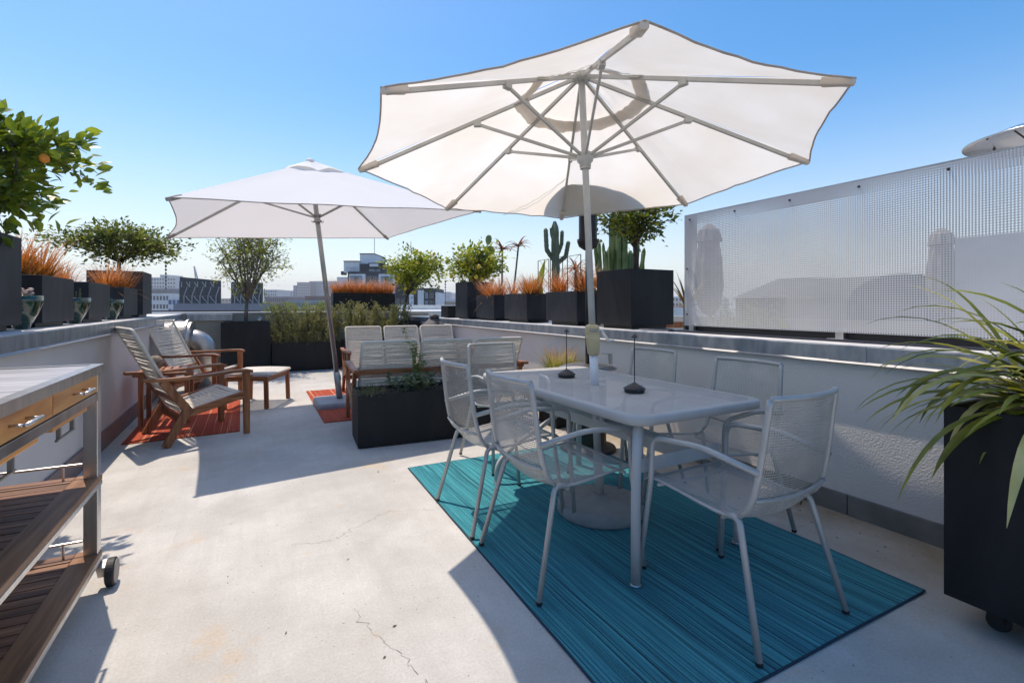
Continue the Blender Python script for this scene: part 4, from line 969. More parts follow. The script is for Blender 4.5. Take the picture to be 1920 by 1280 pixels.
shrub('rosemary_bush', 'tall olive-brown rosemary bush in the trough left of the square umbrella pole', .40, 1.45, 9.75, 10.15, .49, .72, 15000, M['rosemary'], 51, L=.05, sprigs=120, group='rosemary bushes at the far wall')
shrub('rosemary_bush', 'pale green rosemary bush directly behind the sofa facing the camera', 1.58, 2.72, 9.4, 9.8, .53, .72, 17000, M['rosemary'], 52, L=.05, sprigs=130, group='rosemary bushes at the far wall')
shrub('bright_shrub', 'bright yellow-green shrub tops rising just beyond the far wall', .3, 1.9, 10.9, 11.4, .95, .33, 3000, M['leaf_bright'], 53, L=.06, sprigs=70)
shrub('thyme', 'small green thyme clump at the left end of the trough planter', .86, .98, 4.22, 4.40, .42, .10, 1500, M['herb'], 54, L=.016, sprigs=90, cat='herb')
shrub('dry_shrub', 'small reddish-brown dry plant at the right end of the trough planter', 1.66, 1.92, 4.2, 4.45, .42, .24, 2600, M['dry'], 55, L=.022, sprigs=60, cat='herb')
# sage: every leaf its own part
t = thing('sage_plant', 'grey-green broad-leaved sage plant in the middle of the trough planter', 'herb', (1.3, 4.34, .42))
me = bpy.data.meshes.new('leaf'); vs, fs = leafgeo(.075, .015, .3, .1, True); me.from_pydata([tuple(v) for v in vs], [], fs); me.materials.append(M['sage'])
r = random.Random(61); st = MB(); cnt = 0
for i in range(30):
    p = V(r.uniform(-.16, .24), r.uniform(-.12, .1), 0); a = r.uniform(0, 2*pi); q = p+V(cos(a)*.13, sin(a)*.10, r.uniform(.05, .20)); st.tube([p, p.lerp(q, .5)+V(0, 0, .02), q], [.003, .0025, .0015], 4, caps=False)
    for k in range(9):
        a2 = r.uniform(0, 2*pi); pp = p.lerp(q, r.uniform(.35, 1)); d = V(cos(a2), sin(a2), r.uniform(.0, .9)); inst(me, 'leaf', t, orient(pp, d, r.gauss(0, .4), r.uniform(.65, 1.2)))
st.build('stem', M['sage'], t)
# tall herb sprays
t = thing('tall_weed', 'tall feathery green weed leaning over the trough planter in front of the sofa', 'plant', (1.36, 4.42, .42)); st = MB(); g = MB(); vs, fs = leafgeo(.045, .004, .2, .2)
for tip, ln in (((-.12, .05), .62), ((-.02, .02), .50), ((.05, .0), .36), ((.1, .03), .30), ((0, .05), .44)):
    pts = [V(tip[0]*k*k, tip[1]*k, ln*k-.04*k**4) for k in [i/12 for i in range(13)]]; st.tube(pts, [.003-.0002*i for i in range(13)], 4, caps=False)
    for i in range(110):
        k = r.uniform(.25, 1); j = min(11, int(k*12)); p = pts[j].lerp(pts[j+1], k*12-j); a = r.uniform(0, 2*pi); mt = orient(p, V(cos(a), sin(a), r.uniform(-.9, .5)), r.uniform(0, 6), r.uniform(.6, 1.2)); g.add([mt @ v for v in vs], fs)
st.build('stem', M['herb'], t); g.build('foliage', M['herb'], t)
shrub('wall_weed', 'small green weed growing at the foot of the right wall behind the near chair', 2.93, 3.0, 1.78, 1.9, .0, .17, 130, M['herb'], 57, L=.022, sprigs=7, cat='weed')
# strap-leaf plant: every blade a part
t = thing('strap_leaf_plant', 'large arching yellow-green strap-leaved plant spilling over the black caster planter', 'plant', (2.63, .54, .78))
r = random.Random(71)
def blade(a, ln, lift, drop, w_, m, p0=(0, 0)):
    g = MB(); n = 11; pts = []; d = V(cos(a)*cos(lift), sin(a)*cos(lift), sin(lift)); p = V(p0[0], p0[1], 0)
    for i in range(n+1):
        pts.append(p.copy()); p = p+d*ln/n; d = (d+V(0, 0, -drop/n*(.5+1.6*i/n))).normalized()
    s = V(-sin(a), cos(a), 0); tw = r.uniform(-.5, .5)
    for i, q in enumerate(pts):
        k = i/n; ww = w_*(.55+.9*k if k < .5 else 1.0*(1-((k-.5)/.5)**2.2))+.0004
        dd = (pts[min(i+1, n)]-pts[max(i-1, 0)]).normalized(); s2 = (s*cos(tw*k)+dd.cross(s)*sin(tw*k)); up_ = dd.cross(s2)
        g.v += [q-s2*ww+up_*ww*-.35, q, q+s2*ww-up_*ww*.35]
    g.f = [f for i in range(n) for f in ((i*3, i*3+1, i*3+4, i*3+3), (i*3+1, i*3+2, i*3+5, i*3+4))]
    return g.build('blade', m, t, smooth=True)
for i in range(135):
    a = r.uniform(0, 2*pi) if i > 60 else r.gauss(pi*.86, .55); q = .13*sqrt(r.random()); b_ = r.uniform(0, 2*pi)
    pale = r.random() < .2
    blade(a, r.uniform(.40, .80), r.uniform(.25, 1.25), r.uniform(1.0, 2.4), r.uniform(.011, .021), M['strap_pale'] if pale else M['strap'], (q*cos(b_), q*sin(b_)))
# cacti and others beyond the right wall
def pot(x, y, z, r_, h, label):
    o = MB().lathe([(r_*.75, 0), (r_, h), (r_*.92, h), (r_*.9, h-.04), (0, h-.04)], (0, 0, 0), 20).build('plant_pot', M['planter']); o.location = (x, y, z); tag(o, label, 'plant pot'); return o
def column(g, pts, r_, ribs=6, n=14):
    # ribbed cactus limb with rounded top
    pts = [Vector(p) for p in pts]; tot = sum((b-a).length for a, b in zip(pts, pts[1:])); out = []
    for i in range(n+1):
        s = tot*i/n; k = 0
        while k < len(pts)-2 and s > (pts[k+1]-pts[k]).length: s -= (pts[k+1]-pts[k]).length; k += 1
        out.append(pts[k].lerp(pts[k+1], min(1, s/(pts[k+1]-pts[k]).length)))
    K = ribs*2; vs = []; b0 = len(g.v)
    for i, p in enumerate(out):
        t_ = out[min(i+1, n)]-out[max(i-1, 0)]; t_.normalize(); a = t_.orthogonal().normalized(); a = (V(1, 0, 0)-t_*t_.x).normalized() if abs(t_.x) < .95 else a; b = t_.cross(a)
        k = i/n; rad = r_*(.8+.2*min(1, k*5))*(1 if k < .9 else sqrt(max(0.12, 1-((k-.9)/.104)**2)))*(1+.06*sin(i*1.9))
        for j in range(K): f = rad*(1 if j % 2 == 0 else .68); an = 2*pi*j/K; g.v.append(p+(a*cos(an)+b*sin(an))*f)
    g.f += [(b0+i*K+j, b0+i*K+(j+1) % K, b0+(i+1)*K+(j+1) % K, b0+(i+1)*K+j) for i in range(n) for j in range(K)]+[tuple(b0+n*K+j for j in range(K))]
def at(px, py, Z): return cwp(px, py, Z)
# tall columnar cactus px ~1040, Z~7.4
Z = 7.4; b_ = at(1040, 640, Z); pot(b_.x, b_.y, 0, .22, .45, 'black pot of the tall candelabra cactus beyond the right wall')
t = thing('columnar_cactus', 'tall candelabra cactus with upright arms rising behind the orange grass', 'cactus', (b_.x, b_.y, .4))
for nm, pts, rr_ in (('trunk', [(1042, 660), (1042, 500), (1040, 415)], .085), ('arm', [(1038, 488), (1025, 468), (1023, 428)], .048), ('arm', [(1045, 480), (1053, 458), (1054, 432)], .040), ('arm', [(1046, 494), (1061, 480), (1066, 452)], .046), ('arm', [(1040, 500), (1042, 470), (1042, 456)], .035), ('arm', [(1039, 455), (1034, 440), (1033, 427)], .03)):
    g = MB(); column(g, [at(x, y, Z) for x, y in pts], rr_*.8, n=22); g.build(nm, M['cactus_grey'], t, world=True)
# big cactus cluster px 1110-1215
Z = 5.9
b_ = at(1160, 640, Z); pot(b_.x, b_.y, 0, .3, .5, 'wide black pot of the big green cactus behind the square planter')
t = thing('clustered_cactus', 'big many-armed green cactus behind the square planter and forked tree', 'cactus', (b_.x, b_.y, .4)); r = random.Random(81)
for (x, y0, y1, rr_) in [(1170, 600, 425, .085), (1158, 600, 405, .075), (1146, 560, 408, .05), (1182, 580, 470, .07), (1195, 600, 452, .06), (1208, 560, 465, .04), (1135, 580, 470, .05), (1122, 600, 448, .045), (1131, 560, 455, .03), (1143, 600, 462, .06), (1116, 590, 456, .035), (1186, 560, 500, .05), (1152, 560, 500, .06), (1205, 600, 490, .05), (1125, 590, 505, .055), (1166, 520, 395, .05)]:
    g = MB(); a = at(x+(x-1160)*-.25, y0, Z+r.uniform(-.25, .2)); c_ = at(x, y1, Z+r.uniform(-.25, .2)); column(g, [a, a.lerp(c_, .4)+V(0, 0, -.02), c_], rr_*.66, ribs=5, n=16); g.build('arm', M['cactus'], t, world=True)
# prickly pear pads
t = thing('prickly_pear', 'prickly pear cactus with oval pads below the umbrella edge, left of the big cactus', 'cactus', at(1128, 600, 6.6)*1.0); r = random.Random(82)
for (x, y, a, s) in [(1122, 560, -.2, .10), (1132, 540, .3, .09), (1118, 530, -.4, .08), (1138, 565, .5, .09), (1128, 515, 0, .075), (1142, 535, .5, .07), (1116, 575, -.6, .09), (1148, 560, .9, .08), (1136, 505, .2, .06), (1112, 545, -.9, .07)]:
    g = MB(); c_ = at(x, y, 6.3+r.uniform(-.15, .15)); yaw = r.uniform(-.7, .7); ax = cw(sin(a), 0, cos(a)).normalized()
    n0 = V(cos(yaw-TH-pi/2), sin(yaw-TH-pi/2), 0); sd_ = ax.cross(n0).normalized(); n1 = sd_.cross(ax); mtx = Matrix((sd_, ax, n1)).transposed()
    gg = MB().ball((0, 0, 0), 1, 12); g.add([c_+mtx @ V(v.x*s*.68*(1+.2*v.y), v.y*s, v.z*s*.16) for v in gg.v], gg.f); g.build('pad', M['cactus'], t, smooth=True, world=True)
# pads at the lemon tree planter
t = thing('prickly_pear', 'prickly pear cactus pads showing behind the lemon tree on the right wall', 'cactus', at(905, 560, 9.0)); r = random.Random(83)
for (x, y, a, s) in [(888, 520, .1, .16), (918, 475, .15, .15), (870, 535, -.3, .12), (916, 450, .1, .10), (880, 470, 0, .1), (905, 515, .5, .17)]:
    g = MB(); c_ = at(x, y, 9.0+r.uniform(-.15, .15)); yaw = r.uniform(-.5, .5); ax = cw(sin(a), 0, cos(a)).normalized()
    n0 = V(cos(yaw-TH-pi/2), sin(yaw-TH-pi/2), 0); sd_ = ax.cross(n0).normalized(); n1 = sd_.cross(ax); mtx = Matrix((sd_, ax, n1)).transposed()
    gg = MB().ball((0, 0, 0), 1, 12); g.add([c_+mtx @ V(v.x*s*.6*(1+.2*v.y), v.y*s, v.z*s*.14) for v in gg.v], gg.f); g.build('pad', M['cactus'], t, smooth=True, world=True)
# aloes on stalks
def rosette(t, c_, n, ln, w_, m, r, up=.5, drop=1.4, name='leaf'):
    for i in range(n):
        a = 2*pi*i/n+r.uniform(-.3, .3); lift = r.uniform(-.2, 1.1)*up+.1; g = MB(); d = V(cos(a)*cos(lift), sin(a)*cos(lift), sin(lift)); p = c_.copy(); s = V(-sin(a), cos(a), 0); k_ = 7; L_ = ln*r.uniform(.7, 1.1)
        for j in range(k_+1):
            k = j/k_; ww = w_*(1-k)**.8+.001; g.v += [p-s*ww, p-V(0, 0, ww*.4), p+s*ww]; p = p+d*L_/k_; d = (d+V(0, 0, -drop/k_*(.3+k*1.2))).normalized()
        g.f = [f for j in range(k_) for f in ((j*3, j*3+1, j*3+4, j*3+3), (j*3+1, j*3+2, j*3+5, j*3+4))]
        g.build(name, m, t, smooth=True, world=True)
r = random.Random(84); Z = 8.6
for (x, y, xb, n_, lb_) in ((972, 462, 955, 16, 'tall aloe with red drooping leaves on a thin curved stem, right of its twin'), (942, 468, 940, 16, 'tall aloe with orange-green leaves standing just behind the lemon tree')):
    c_ = at(x, y, Z); bb = at(xb, 620, Z); t = thing('tree_aloe', lb_, 'aloe', (bb.x, bb.y, .0), group='aloes on tall stems')
    MB().tube([bb-V(0, 0, .8), bb, bb.lerp(c_, .6)+V(0, 0, -.02), c_], [.025, .022, .017, .015], 6).build('stem', M['bark_lt'], t, world=True, smooth=True)
    rosette(t, c_, n_, .34, .026, M['aloe'], r, .8, 2.3)
c_ = at(1080, 505, 5.6); t = thing('tree_aloe', 'small dark red aloe rosette left of the umbrella pole above the orange grass', 'aloe', (c_.x, c_.y, 0)); MB().tube([V(c_.x, c_.y, 0), c_], .02, 6).build('stem', M['bark_lt'], t, world=True); rosette(t, c_, 20, .24, .015, M['aloe'], r, .8, 2.2)
c_ = at(1287, 575, 5.2); t = thing('agave', 'spiky orange-green agave between the big square planter and the screen', 'agave', (c_.x, c_.y, 0)); MB().tube([V(c_.x, c_.y, 0), c_], .03, 8).build('stem', M['bark_lt'], t, world=True); rosette(t, c_, 26, .42, .02, M['agave'], r, 1.25, .7)
# banana-like leaves px 1010
t = thing('broadleaf_plant', 'yellow-green broad-leaved plant behind the wire trellises', 'plant', at(1005, 600, 6.8)); r = random.Random(85)
for (x0, y0, x1, y1, ww) in ((1006, 560, 1019, 487, .045), (1002, 565, 1002, 522, .06), (1010, 570, 1012, 530, .05)):
    a, c_ = at(x0, y0, 6.8), at(x1, y1, 6.8); g = MB(); s = cw(1, 0)
    for j in range(9):
        k = j/8; p = a.lerp(c_, k)+cw(.02*k*k, 0); w2 = ww*sin(pi*min(.97, k*.85+.12)); g.v += [p-s*w2+V(0, 0, 0), p+cw(0, .02), p+s*w2]
    g.f = [f for j in range(8) for f in ((j*3, j*3+1, j*3+4, j*3+3), (j*3+1, j*3+2, j*3+5, j*3+4))]; g.build('leaf', M['banana'], t, smooth=True, world=True)
# wire trellises
for i, (xa, xb, yt, Z, lb_) in enumerate(((1009, 1029, 487, 6.6, 'thin black wire trellis, leftmost of three, over the yellow-green leaves'), (1032, 1055, 483, 6.2, 'thin black wire trellis standing in front of the tall cactus'), (1064, 1089, 479, 5.6, 'thin black wire trellis beside the umbrella pole, over the nearest orange grass'))):
    A, B = at(xa, yt+2, Z), at(xb, yt-2, Z-.25); zb = 1.34; t = thing('wire_trellis', lb_, 'trellis', (A.x, A.y, zb), group='wire trellises behind the orange grass')
    B.z = A.z; g = MB(); g.tube([V(A.x, A.y, zb), A, B, V(B.x, B.y, zb)], .0055, 6); g.build('frame', M['black'], t, world=True)
    g = MB(); H = A.z-zb
    for k in range(3):
        for s in (0, 1): g.tube([V(A.x, A.y, 0).lerp(V(B.x, B.y, 0), (j/12 if s == 0 else 1-j/12))+V(0, 0, zb+H*(k+(.5-.5*cos(pi*j/12)))/3) for j in range(13)], .0022, 4)
    g.build('wire', M['black'], t, world=True, kind='stuff')
# hanging bead strings
def beads(p, n, label):
    t = thing('bead_string', label, 'hanging ornament', p)
    MB().tube([(0, 0, .06), (0, 0, -.05*n)], .0018, 4).build('cord', M['bolt'], t)
    for i in range(n): MB().ball((0, 0, -.05*i), .014-.0009*i, 8, 1.6).build('bead', M['bolt'], t)
beads(at(311, 492, 6.6), 8, 'string of dark beads hanging below the flat-topped dark tree')
beads(at(835, 528, 8.6), 8, 'string of dark beads hanging between the two lemon trees')
# glazed pots
GP = 'green glazed pots between the left-wall planters'
for i, (y, lb_) in enumerate(((4.06, 'green glazed pot with pink succulent, nearest the camera on the left wall'), (5.08, 'green glazed pot with thin succulent stems, middle of three on the left wall'), (6.24, 'green glazed pot farthest along the left wall'))):
    t = thing('glazed_pot', lb_, 'pot', (-1.245, y, 1.057), group=GP)
    MB().lathe([(.028, 0), (.04, .01), (.075, .09), (.098, .16), (.102, .205), (.096, .206), (.09, .19), (0, .188)], n=32).build('bowl', M['glaze'], t, smooth=True)
    MB().lathe([(.0, .19), (.088, .191)], n=24).build('soil', M['soil'], t)
    r = random.Random(90+i)
    if i == 0:
        for k in range(24): a = r.uniform(0, 6.3); q = V(.05*cos(a)*r.random()**.5, .05*sin(a)*r.random()**.5, .205+.04*r.random()); MB().ball(q, r.uniform(.009, .018), 8, .7).build('succulent_leaf', M['succulent'], t, smooth=True)
    elif i == 1:
        for k in range(5): a = r.uniform(0, 6.3); MB().tube([(.03*cos(a), .03*sin(a), .18), (.04*cos(a), .04*sin(a), .24+.05*r.random())], .006, 6).build('succulent_stem', M['cactus_grey'], t)

# ================================================================ OTHER OBJECTS ON THE TERRACE
# steel exhaust duct
dc = Vector((-.90, 8.25, .72)); ax = V(1, -.12, 0).normalized()
t = thing('exhaust_duct', 'shiny metal exhaust duct with elbow coming out of the left wall', 'duct', (dc.x, dc.y, 0))
MB().tube([dc-ax*.45, dc-ax*.24], .27, 32).tube([dc-ax*.24, dc+ax*.10, dc+ax*.17], [.262, .262, .25], 32).build('drum', M['duct'], t, smooth=False, world=True)
for k in (-.24, -.05, .12): MB().lathe([(.255, -.012), (.288, -.012), (.288, .012), (.255, .012)], dc+ax*k, 32, axis=ax).build('flange', M['duct'], t, world=True)
el = [dc+ax*.15]+[dc+ax*(.15+.16*sin(a))+V(0, 0, -.16*(1-cos(a))) for a in [pi/2*i/6 for i in range(1, 7)]]+[dc+ax*.31+V(0, 0, -.69)]
MB().tube(el, .145, 24).build('elbow', M['duct'], t, smooth=True, world=True)
for z in (.48, .2): MB().lathe([(.14, -.008), (.158, -.008), (.158, .008), (.14, .008)], V(dc.x+ax.x*.31, dc.y+ax.y*.31, z), 24).build('flange', M['duct'], t, world=True)
# covered barbecue
t = thing('covered_grill', 'barbecue grill under a dark grey fabric cover with a knotted peak behind the sofa', 'grill', (2.72, 7.85, 0))
r = random.Random(95); n = 40; g = MB()
for z, w1, w2 in ((.06, .31, .27), (.4, .30, .26), (.72, .29, .25), (.80, .28, .24), (.88, .235, .20), (.98, .14, .11), (1.045, .075, .06), (1.06, .05, .05), (1.10, .085, .06), (1.125, .06, .035)):
    for k in range(n):
        a = 2*pi*k/n; q = (abs(cos(a))**3.2+abs(sin(a))**3.2)**(-1/3.2); wob = 1+.05*sin(a*7+z*3)*(z > .5)+.04*sin(a*11+2)*(z > .8)
        g.v.append(V(cos(a)*q*w1*wob, sin(a)*q*w2*wob, (z+.012*sin(a*3)*(z > .8))*.935))
g.f = [(i*n+k, i*n+(k+1) % n, (i+1)*n+(k+1) % n, (i+1)*n+k) for i in range(9) for k in range(n)]+[tuple(9*n+k for k in range(n))]
g.build('fabric_cover', M['cover'], t, smooth=True)
g = MB(); g.tube([(-.05, -.06, .99), (.02, -.09, 1.0), (.07, -.03, .99), (.03, .05, 1.0), (-.06, .03, .99)], .012, 8, closed=True); g.build('tie', M['black'], t, smooth=True)
MB().box(-.26, .26, -.22, .22, .0, .09).build('grill_base', M['black'], t)
# patio heaters
def heater(label, x, y, full=True):
    t = thing('patio_heater', label, 'patio heater', (x, y, .003), group='mushroom patio heaters')
    MB().lathe([(0, 0), (.225, 0), (.235, .012), (.225, .03), (.16, .05), (.155, .06)], n=36).build('base', M['heater'], t, smooth=True)
    MB().lathe([(.152, .05), (.152, .64), (.14, .66), (0, .66)], n=32).build('tank_housing', M['heater'], t, smooth=False)
    MB().lathe([(.15, .665), (.235, .672), (.24, .682), (.20, .70), (.05, .715), (0, .715)], n=36).build('shelf_plate', M['steel_dark'], t)
    MB().tube([(0, 0, .70), (0, 0, 1.70)], .021, 14).build('post', M['black'], t, smooth=True)
    MB().lathe([(.03, 1.66), (.075, 1.69), (.09, 1.73), (.09, 1.75), (.076, 1.755), (.076, 2.0), (.09, 2.005), (.09, 2.03), (.05, 2.045), (.03, 2.12)], n=24).build('burner', M['burner'], t)
    MB().lathe([(.0, 2.235), (.10, 2.225), (.26, 2.185), (.40, 2.13), (.43, 2.12), (.425, 2.112), (.26, 2.172), (.1, 2.21), (.0, 2.215)], n=48).build('reflector', M['reflector'], t, smooth=True)
    g = MB()
    for k in range(3): a = 2*pi*k/3+.4; g.tube([(.06*cos(a), .06*sin(a), 2.03), (.22*cos(a), .22*sin(a), 2.17)], .005, 6)
    g.build('reflector_stays', M['bolt'], t)
    g = MB()
    for k in range(6): a = 2*pi*k/6+.2; g.ball((.33*cos(a), .33*sin(a), 2.146), .008, 8)
    g.build('screws', M['bolt'], t)
    return t
heater('black patio heater standing behind the dining table, its hood above the big umbrella edge', 2.485, 3.29)
h2 = heater('patio heater beyond the perforated screen, only its round steel hood showing at top right', 4.405, 1.07); h2.location.z = .13
t = thing('latch_handle', 'small steel latch handle on the patio heater shelf behind the table', 'handle', (2.60, 3.14, .72)); MB().beam((0, 0, 0), (0, 0, .09), .03, .02, up=(0, 1, 0)).beam((0, 0, .085), (-.07, .03, .09), .03, .012).build('bracket', M['steel'], t, bevel=.002)
o = MB().ball((0, 0, .05), .05, 16).build('globe_light', mat('globe_white', (.8, .79, .75), .3), smooth=True); o.location = (2.62, 9.55, .905); tag(o, 'small white globe light at the foot of the lemon tree by the grill cover', 'garden light')
t = thing('spotlight', 'small black garden spotlight at the right rim of the sparse tree planter', 'spotlight', (.14, 9.76, .90)); MB().tube([(0, 0, -.02), (0, 0, .04)], .008, 6).build('stake', M['black'], t); MB().lathe([(.0, -.05), (.03, -.045), (.036, .03), (.03, .034), (0, .034)], (0, 0, .06), 16, axis=(.5, .3, .5)).build('lamp_head', M['steel_dark'], t, smooth=True)
# perforated screens
def pscreen(label, x, y0, y1, z0, z1, pitch, group='white perforated metal privacy screens'):
    t = thing('privacy_screen', label, 'screen', (x, y0, z0), 0, group); Ly = y1-y0; H = z1-z0
    nu, nv = int(Ly/pitch), int(H/pitch)
    MB().perf(lambda u, v: (0, Ly*u, H*v), nu, nv, .5).build('perforated_sheet', M['screen'], t)
    nf = max(3, int(.10/pitch))
    MB().perf(lambda u, v: (.035, Ly*u, H-.09+.09*v), nu, int(.09/pitch), .52).build('top_flange', M['screen_back'], t)
    MB().perf(lambda u, v: (.035, Ly-.11+.11*u, H*v), nf, nv, .52).build('end_flange', M['screen_back'], t)
    MB().add([(-.001, 0, H), (.036, 0, H), (.036, Ly, H), (-.001, Ly, H)], [(0, 1, 2, 3)]).build('top_edge', M['wallcap'], t)
    MB().add([(-.001, Ly, 0), (.036, Ly, 0), (.036, Ly, H), (-.001, Ly, H)], [(0, 1, 2, 3)]).build('end_edge', M['screen'], t)
    g = MB()
    for k in range(int(Ly/.45)): g.ball((-.003, Ly-.06-.45*k, H-.045), .009, 8)
    for k in range(2): g.ball((-.003, Ly-.03, .1+.4*k), .008, 8)
    g.build('bolts', M['bolt'], t)
    return t
ps = pscreen('white perforated privacy screen along the top of the right wall', 3.40, -.6, 3.09, 1.025, 2.0, .0136)
for k, y in enumerate((.2, 1.8, 3.02)):
    MB().beam((.02, y+.6, -.048), (.02, y+.6, .02), .03, .05, up=(0, 1, 0)).box(-.05, .09, y+.6-.05, y+.6+.05, -.048, -.04).build('foot_bracket', M['steel'], ps)
o = MB().box(3.17, 3.40, 3.06, 3.42, .977, .99).build('metal_plate', M['steel_dark'], bevel=.002); tag(o, 'flat metal plate on the wall top at the foot of the screen', 'plate')
p1 = at(1790, 520, 5.8)
pscreen('second white perforated screen farther off on the neighbouring roof, seen through the first', p1.x, p1.y-3.2, p1.y, .95, 2.0, .03)
# folding chair beyond the planter
q = at(1268, 560, 5.4); t = thing('folding_chair', 'orange wooden folding chair showing between the square planter and the screen', 'chair', (q.x, q.y, 0), -.4)
for s in (-.22, .22):
    MB().beam((s, -.25, 0), (s, .25, 1.05), .025, .04, up=(0, 1, 0)).build('leg', wood('orange_wood', (.35, .10, .03), (.5, .17, .05), (.6, .24, .08), 2) if s < 0 else bpy.data.materials['orange_wood'], t, bevel=.003)
    MB().beam((s*.85, .25, 0), (s*.85, -.2, .5), .025, .04, up=(0, 1, 0)).build('leg', bpy.data.materials['orange_wood'], t, bevel=.003)
for i in range(5): MB().box(-.24, .24, -.2+.09*i, -.13+.09*i, .45, .47).build('slat', bpy.data.materials['orange_wood'], t)
for i in range(3): MB().beam((-.24, .12+.05*i, .78+.1*i), (.24, .12+.05*i, .78+.1*i), .015, .07).build('slat', bpy.data.materials['orange_wood'], t)
# closed umbrellas beyond the screen
for (x, yt, yb, Z, lb_) in ((1329, 420, 560, 7.6, 'closed beige umbrella beyond the left end of the perforated screen'), (1766, 428, 560, 8.2, 'closed beige umbrella with loose cloth, seen through the screen toward its right end')):
    q = at(x, yt, Z); t = thing('closed_umbrella', lb_, 'umbrella', (q.x, q.y, 0), group='closed umbrellas on the neighbouring roof')
    MB().tube([(0, 0, 0), (0, 0, q.z)], .022, 10).build('pole', M['pole_grey'], t, smooth=True)
    n = 20; g = MB(); hs = [(0, .03), (-.10, .13), (-.28, .17), (-.30, .13), (-.6, .17), (-1.0, .18), (-1.25, .15), (-1.4, .08), (-1.42, .02)]
    for dz, rr_ in hs:
        for k in range(n): a = 2*pi*k/n; g.v.append(V(rr_*cos(a)*(1+.18*(k % 2)), rr_*sin(a)*(1+.18*(k % 2)), q.z+dz))
    g.f = [(i*n+k, i*n+(k+1) % n, (i+1)*n+(k+1) % n, (i+1)*n+k) for i in range(len(hs)-1) for k in range(n)]; g.build('folded_canopy', mat('beige_cloth', (.33, .27, .22), .9, col2=(.42, .35, .29), scale=6) if 'beige_cloth' not in bpy.data.materials else bpy.data.materials['beige_cloth'], t, smooth=False)
    MB().lathe([(0, 0), (.28, 0), (.28, .06), (.05, .09), (.03, .2)], n=24).build('base', M['baseplate'], t)
# shrubs on the neighbouring roof
for i, (x, y, Z, lb_) in enumerate(((1378, 585, 8.5, 'olive shrub beyond the screen nearest its left end'), (1405, 590, 8.8, 'yellowish shrub beyond the screen, second from its left end'), (1440, 590, 9.2, 'pale olive shrub beyond the screen beside the grey roof'))):
    q = at(x, y, Z); shrub('roof_shrub', lb_, q.x-.3, q.x+.3, q.y-.3, q.y+.3, 0.0, 1.25, 2500, M['leaf_bright' if i == 1 else 'leaf_olive'], 100+i, L=.08, sprigs=50, group='shrubs beyond the screen')

# ================================================================ THE CITY
CITY = {}
def cm(name, c, rough=.8):
    if name not in CITY: CITY[name] = mat('city_'+name, c, rough, col2=tuple(min(1, k*1.12) for k in c), scale=.3)
    return CITY[name]
GL = mat('window_glass', (.03, .045, .06), .15, col2=(.06, .08, .1), scale=.5, spec=.8)
GLB = mat('window_glass_pale', (.16, .24, .30), .2, spec=.6)
def bld(name, label, px0, px1, ytop, Z, m, depth=12, floors=0, cols=0, yaw=0, winw=.6, winh=.5, gm=None, group=None, parts=False, zb=-16, flh=None, cap=None, cat='building'):
    X0, X1 = (px0-960)/912*Z, (px1-960)/912*Z; zt = 1.2+(573-ytop)/912*Z; c = cw((X0+X1)/2, Z)
    t = thing(name, label, cat, (c.x, c.y, 0), -TH+yaw, group); W = X1-X0
    MB().box(-W/2, W/2, 0, depth, zb, zt).build('wall', m, t)
    if cap: MB().box(-W/2-.15, W/2+.15, -.15, depth+.15, zt+.01, zt+.35).build('roof_edge', cap, t)
    if floors:
        flh = flh or 3.2; gm = gm or GL; g = MB()
        for f in range(floors):
            zc = zt-flh*(f+.55)
            for k in range(cols):
                xc = -W/2+W*(k+.5)/cols; ww = W/cols*winw/2; hh = flh*winh/2
                b_ = (xc-ww, xc+ww, -.06, .1, zc-hh, zc+hh)
                if parts:
                    o = MB().box(*b_).build('window', gm, t); MB().box(xc-.05, xc+.05, -.09, -.061, zc-hh, zc+hh).build('mullion', cm('frame', (.5, .5, .5)), o)
                else: g.box(*b_)
            if not parts: pass
        if not parts: g.build('windows', gm, t, kind='stuff')
    return t, W, zt
bld('tower_block', 'hazy pale stepped high-rise at far left beyond the tall planter', 283, 329, 520, 420, cm('pale', (.50, .49, .48)), 40, 8, 9)
bld('tower_block', 'hazy narrow wing right of the pale stepped high-rise', 318, 334, 541, 415, cm('pale', (.50, .49, .48)), 30, 5, 4)
bld('roof_room', 'pale machine room on top of the stepped high-rise', 300, 314, 515, 421, cm('pale2', (.42, .42, .42)), 20, 0, 0, zb=20)
bld('office_block', 'dark low office block in front of the stepped high-rise', 280, 321, 541, 260, cm('dark', (.16, .15, .16)), 25, 3, 7, winw=.85, winh=.4)
bld('white_building', 'low white building with small windows at far left above the wall', 280, 317, 550, 150, cm('white', (.62, .61, .60)), 20, 3, 6, flh=2.6)
bld('blue_building', 'small blue-framed white building left of the dark lattice screen', 315, 338, 557, 140, cm('white2', (.62, .62, .64)), 15, 2, 3, winw=.7, gm=mat('blue_panel', (.06, .11, .25), .6), flh=2.6)
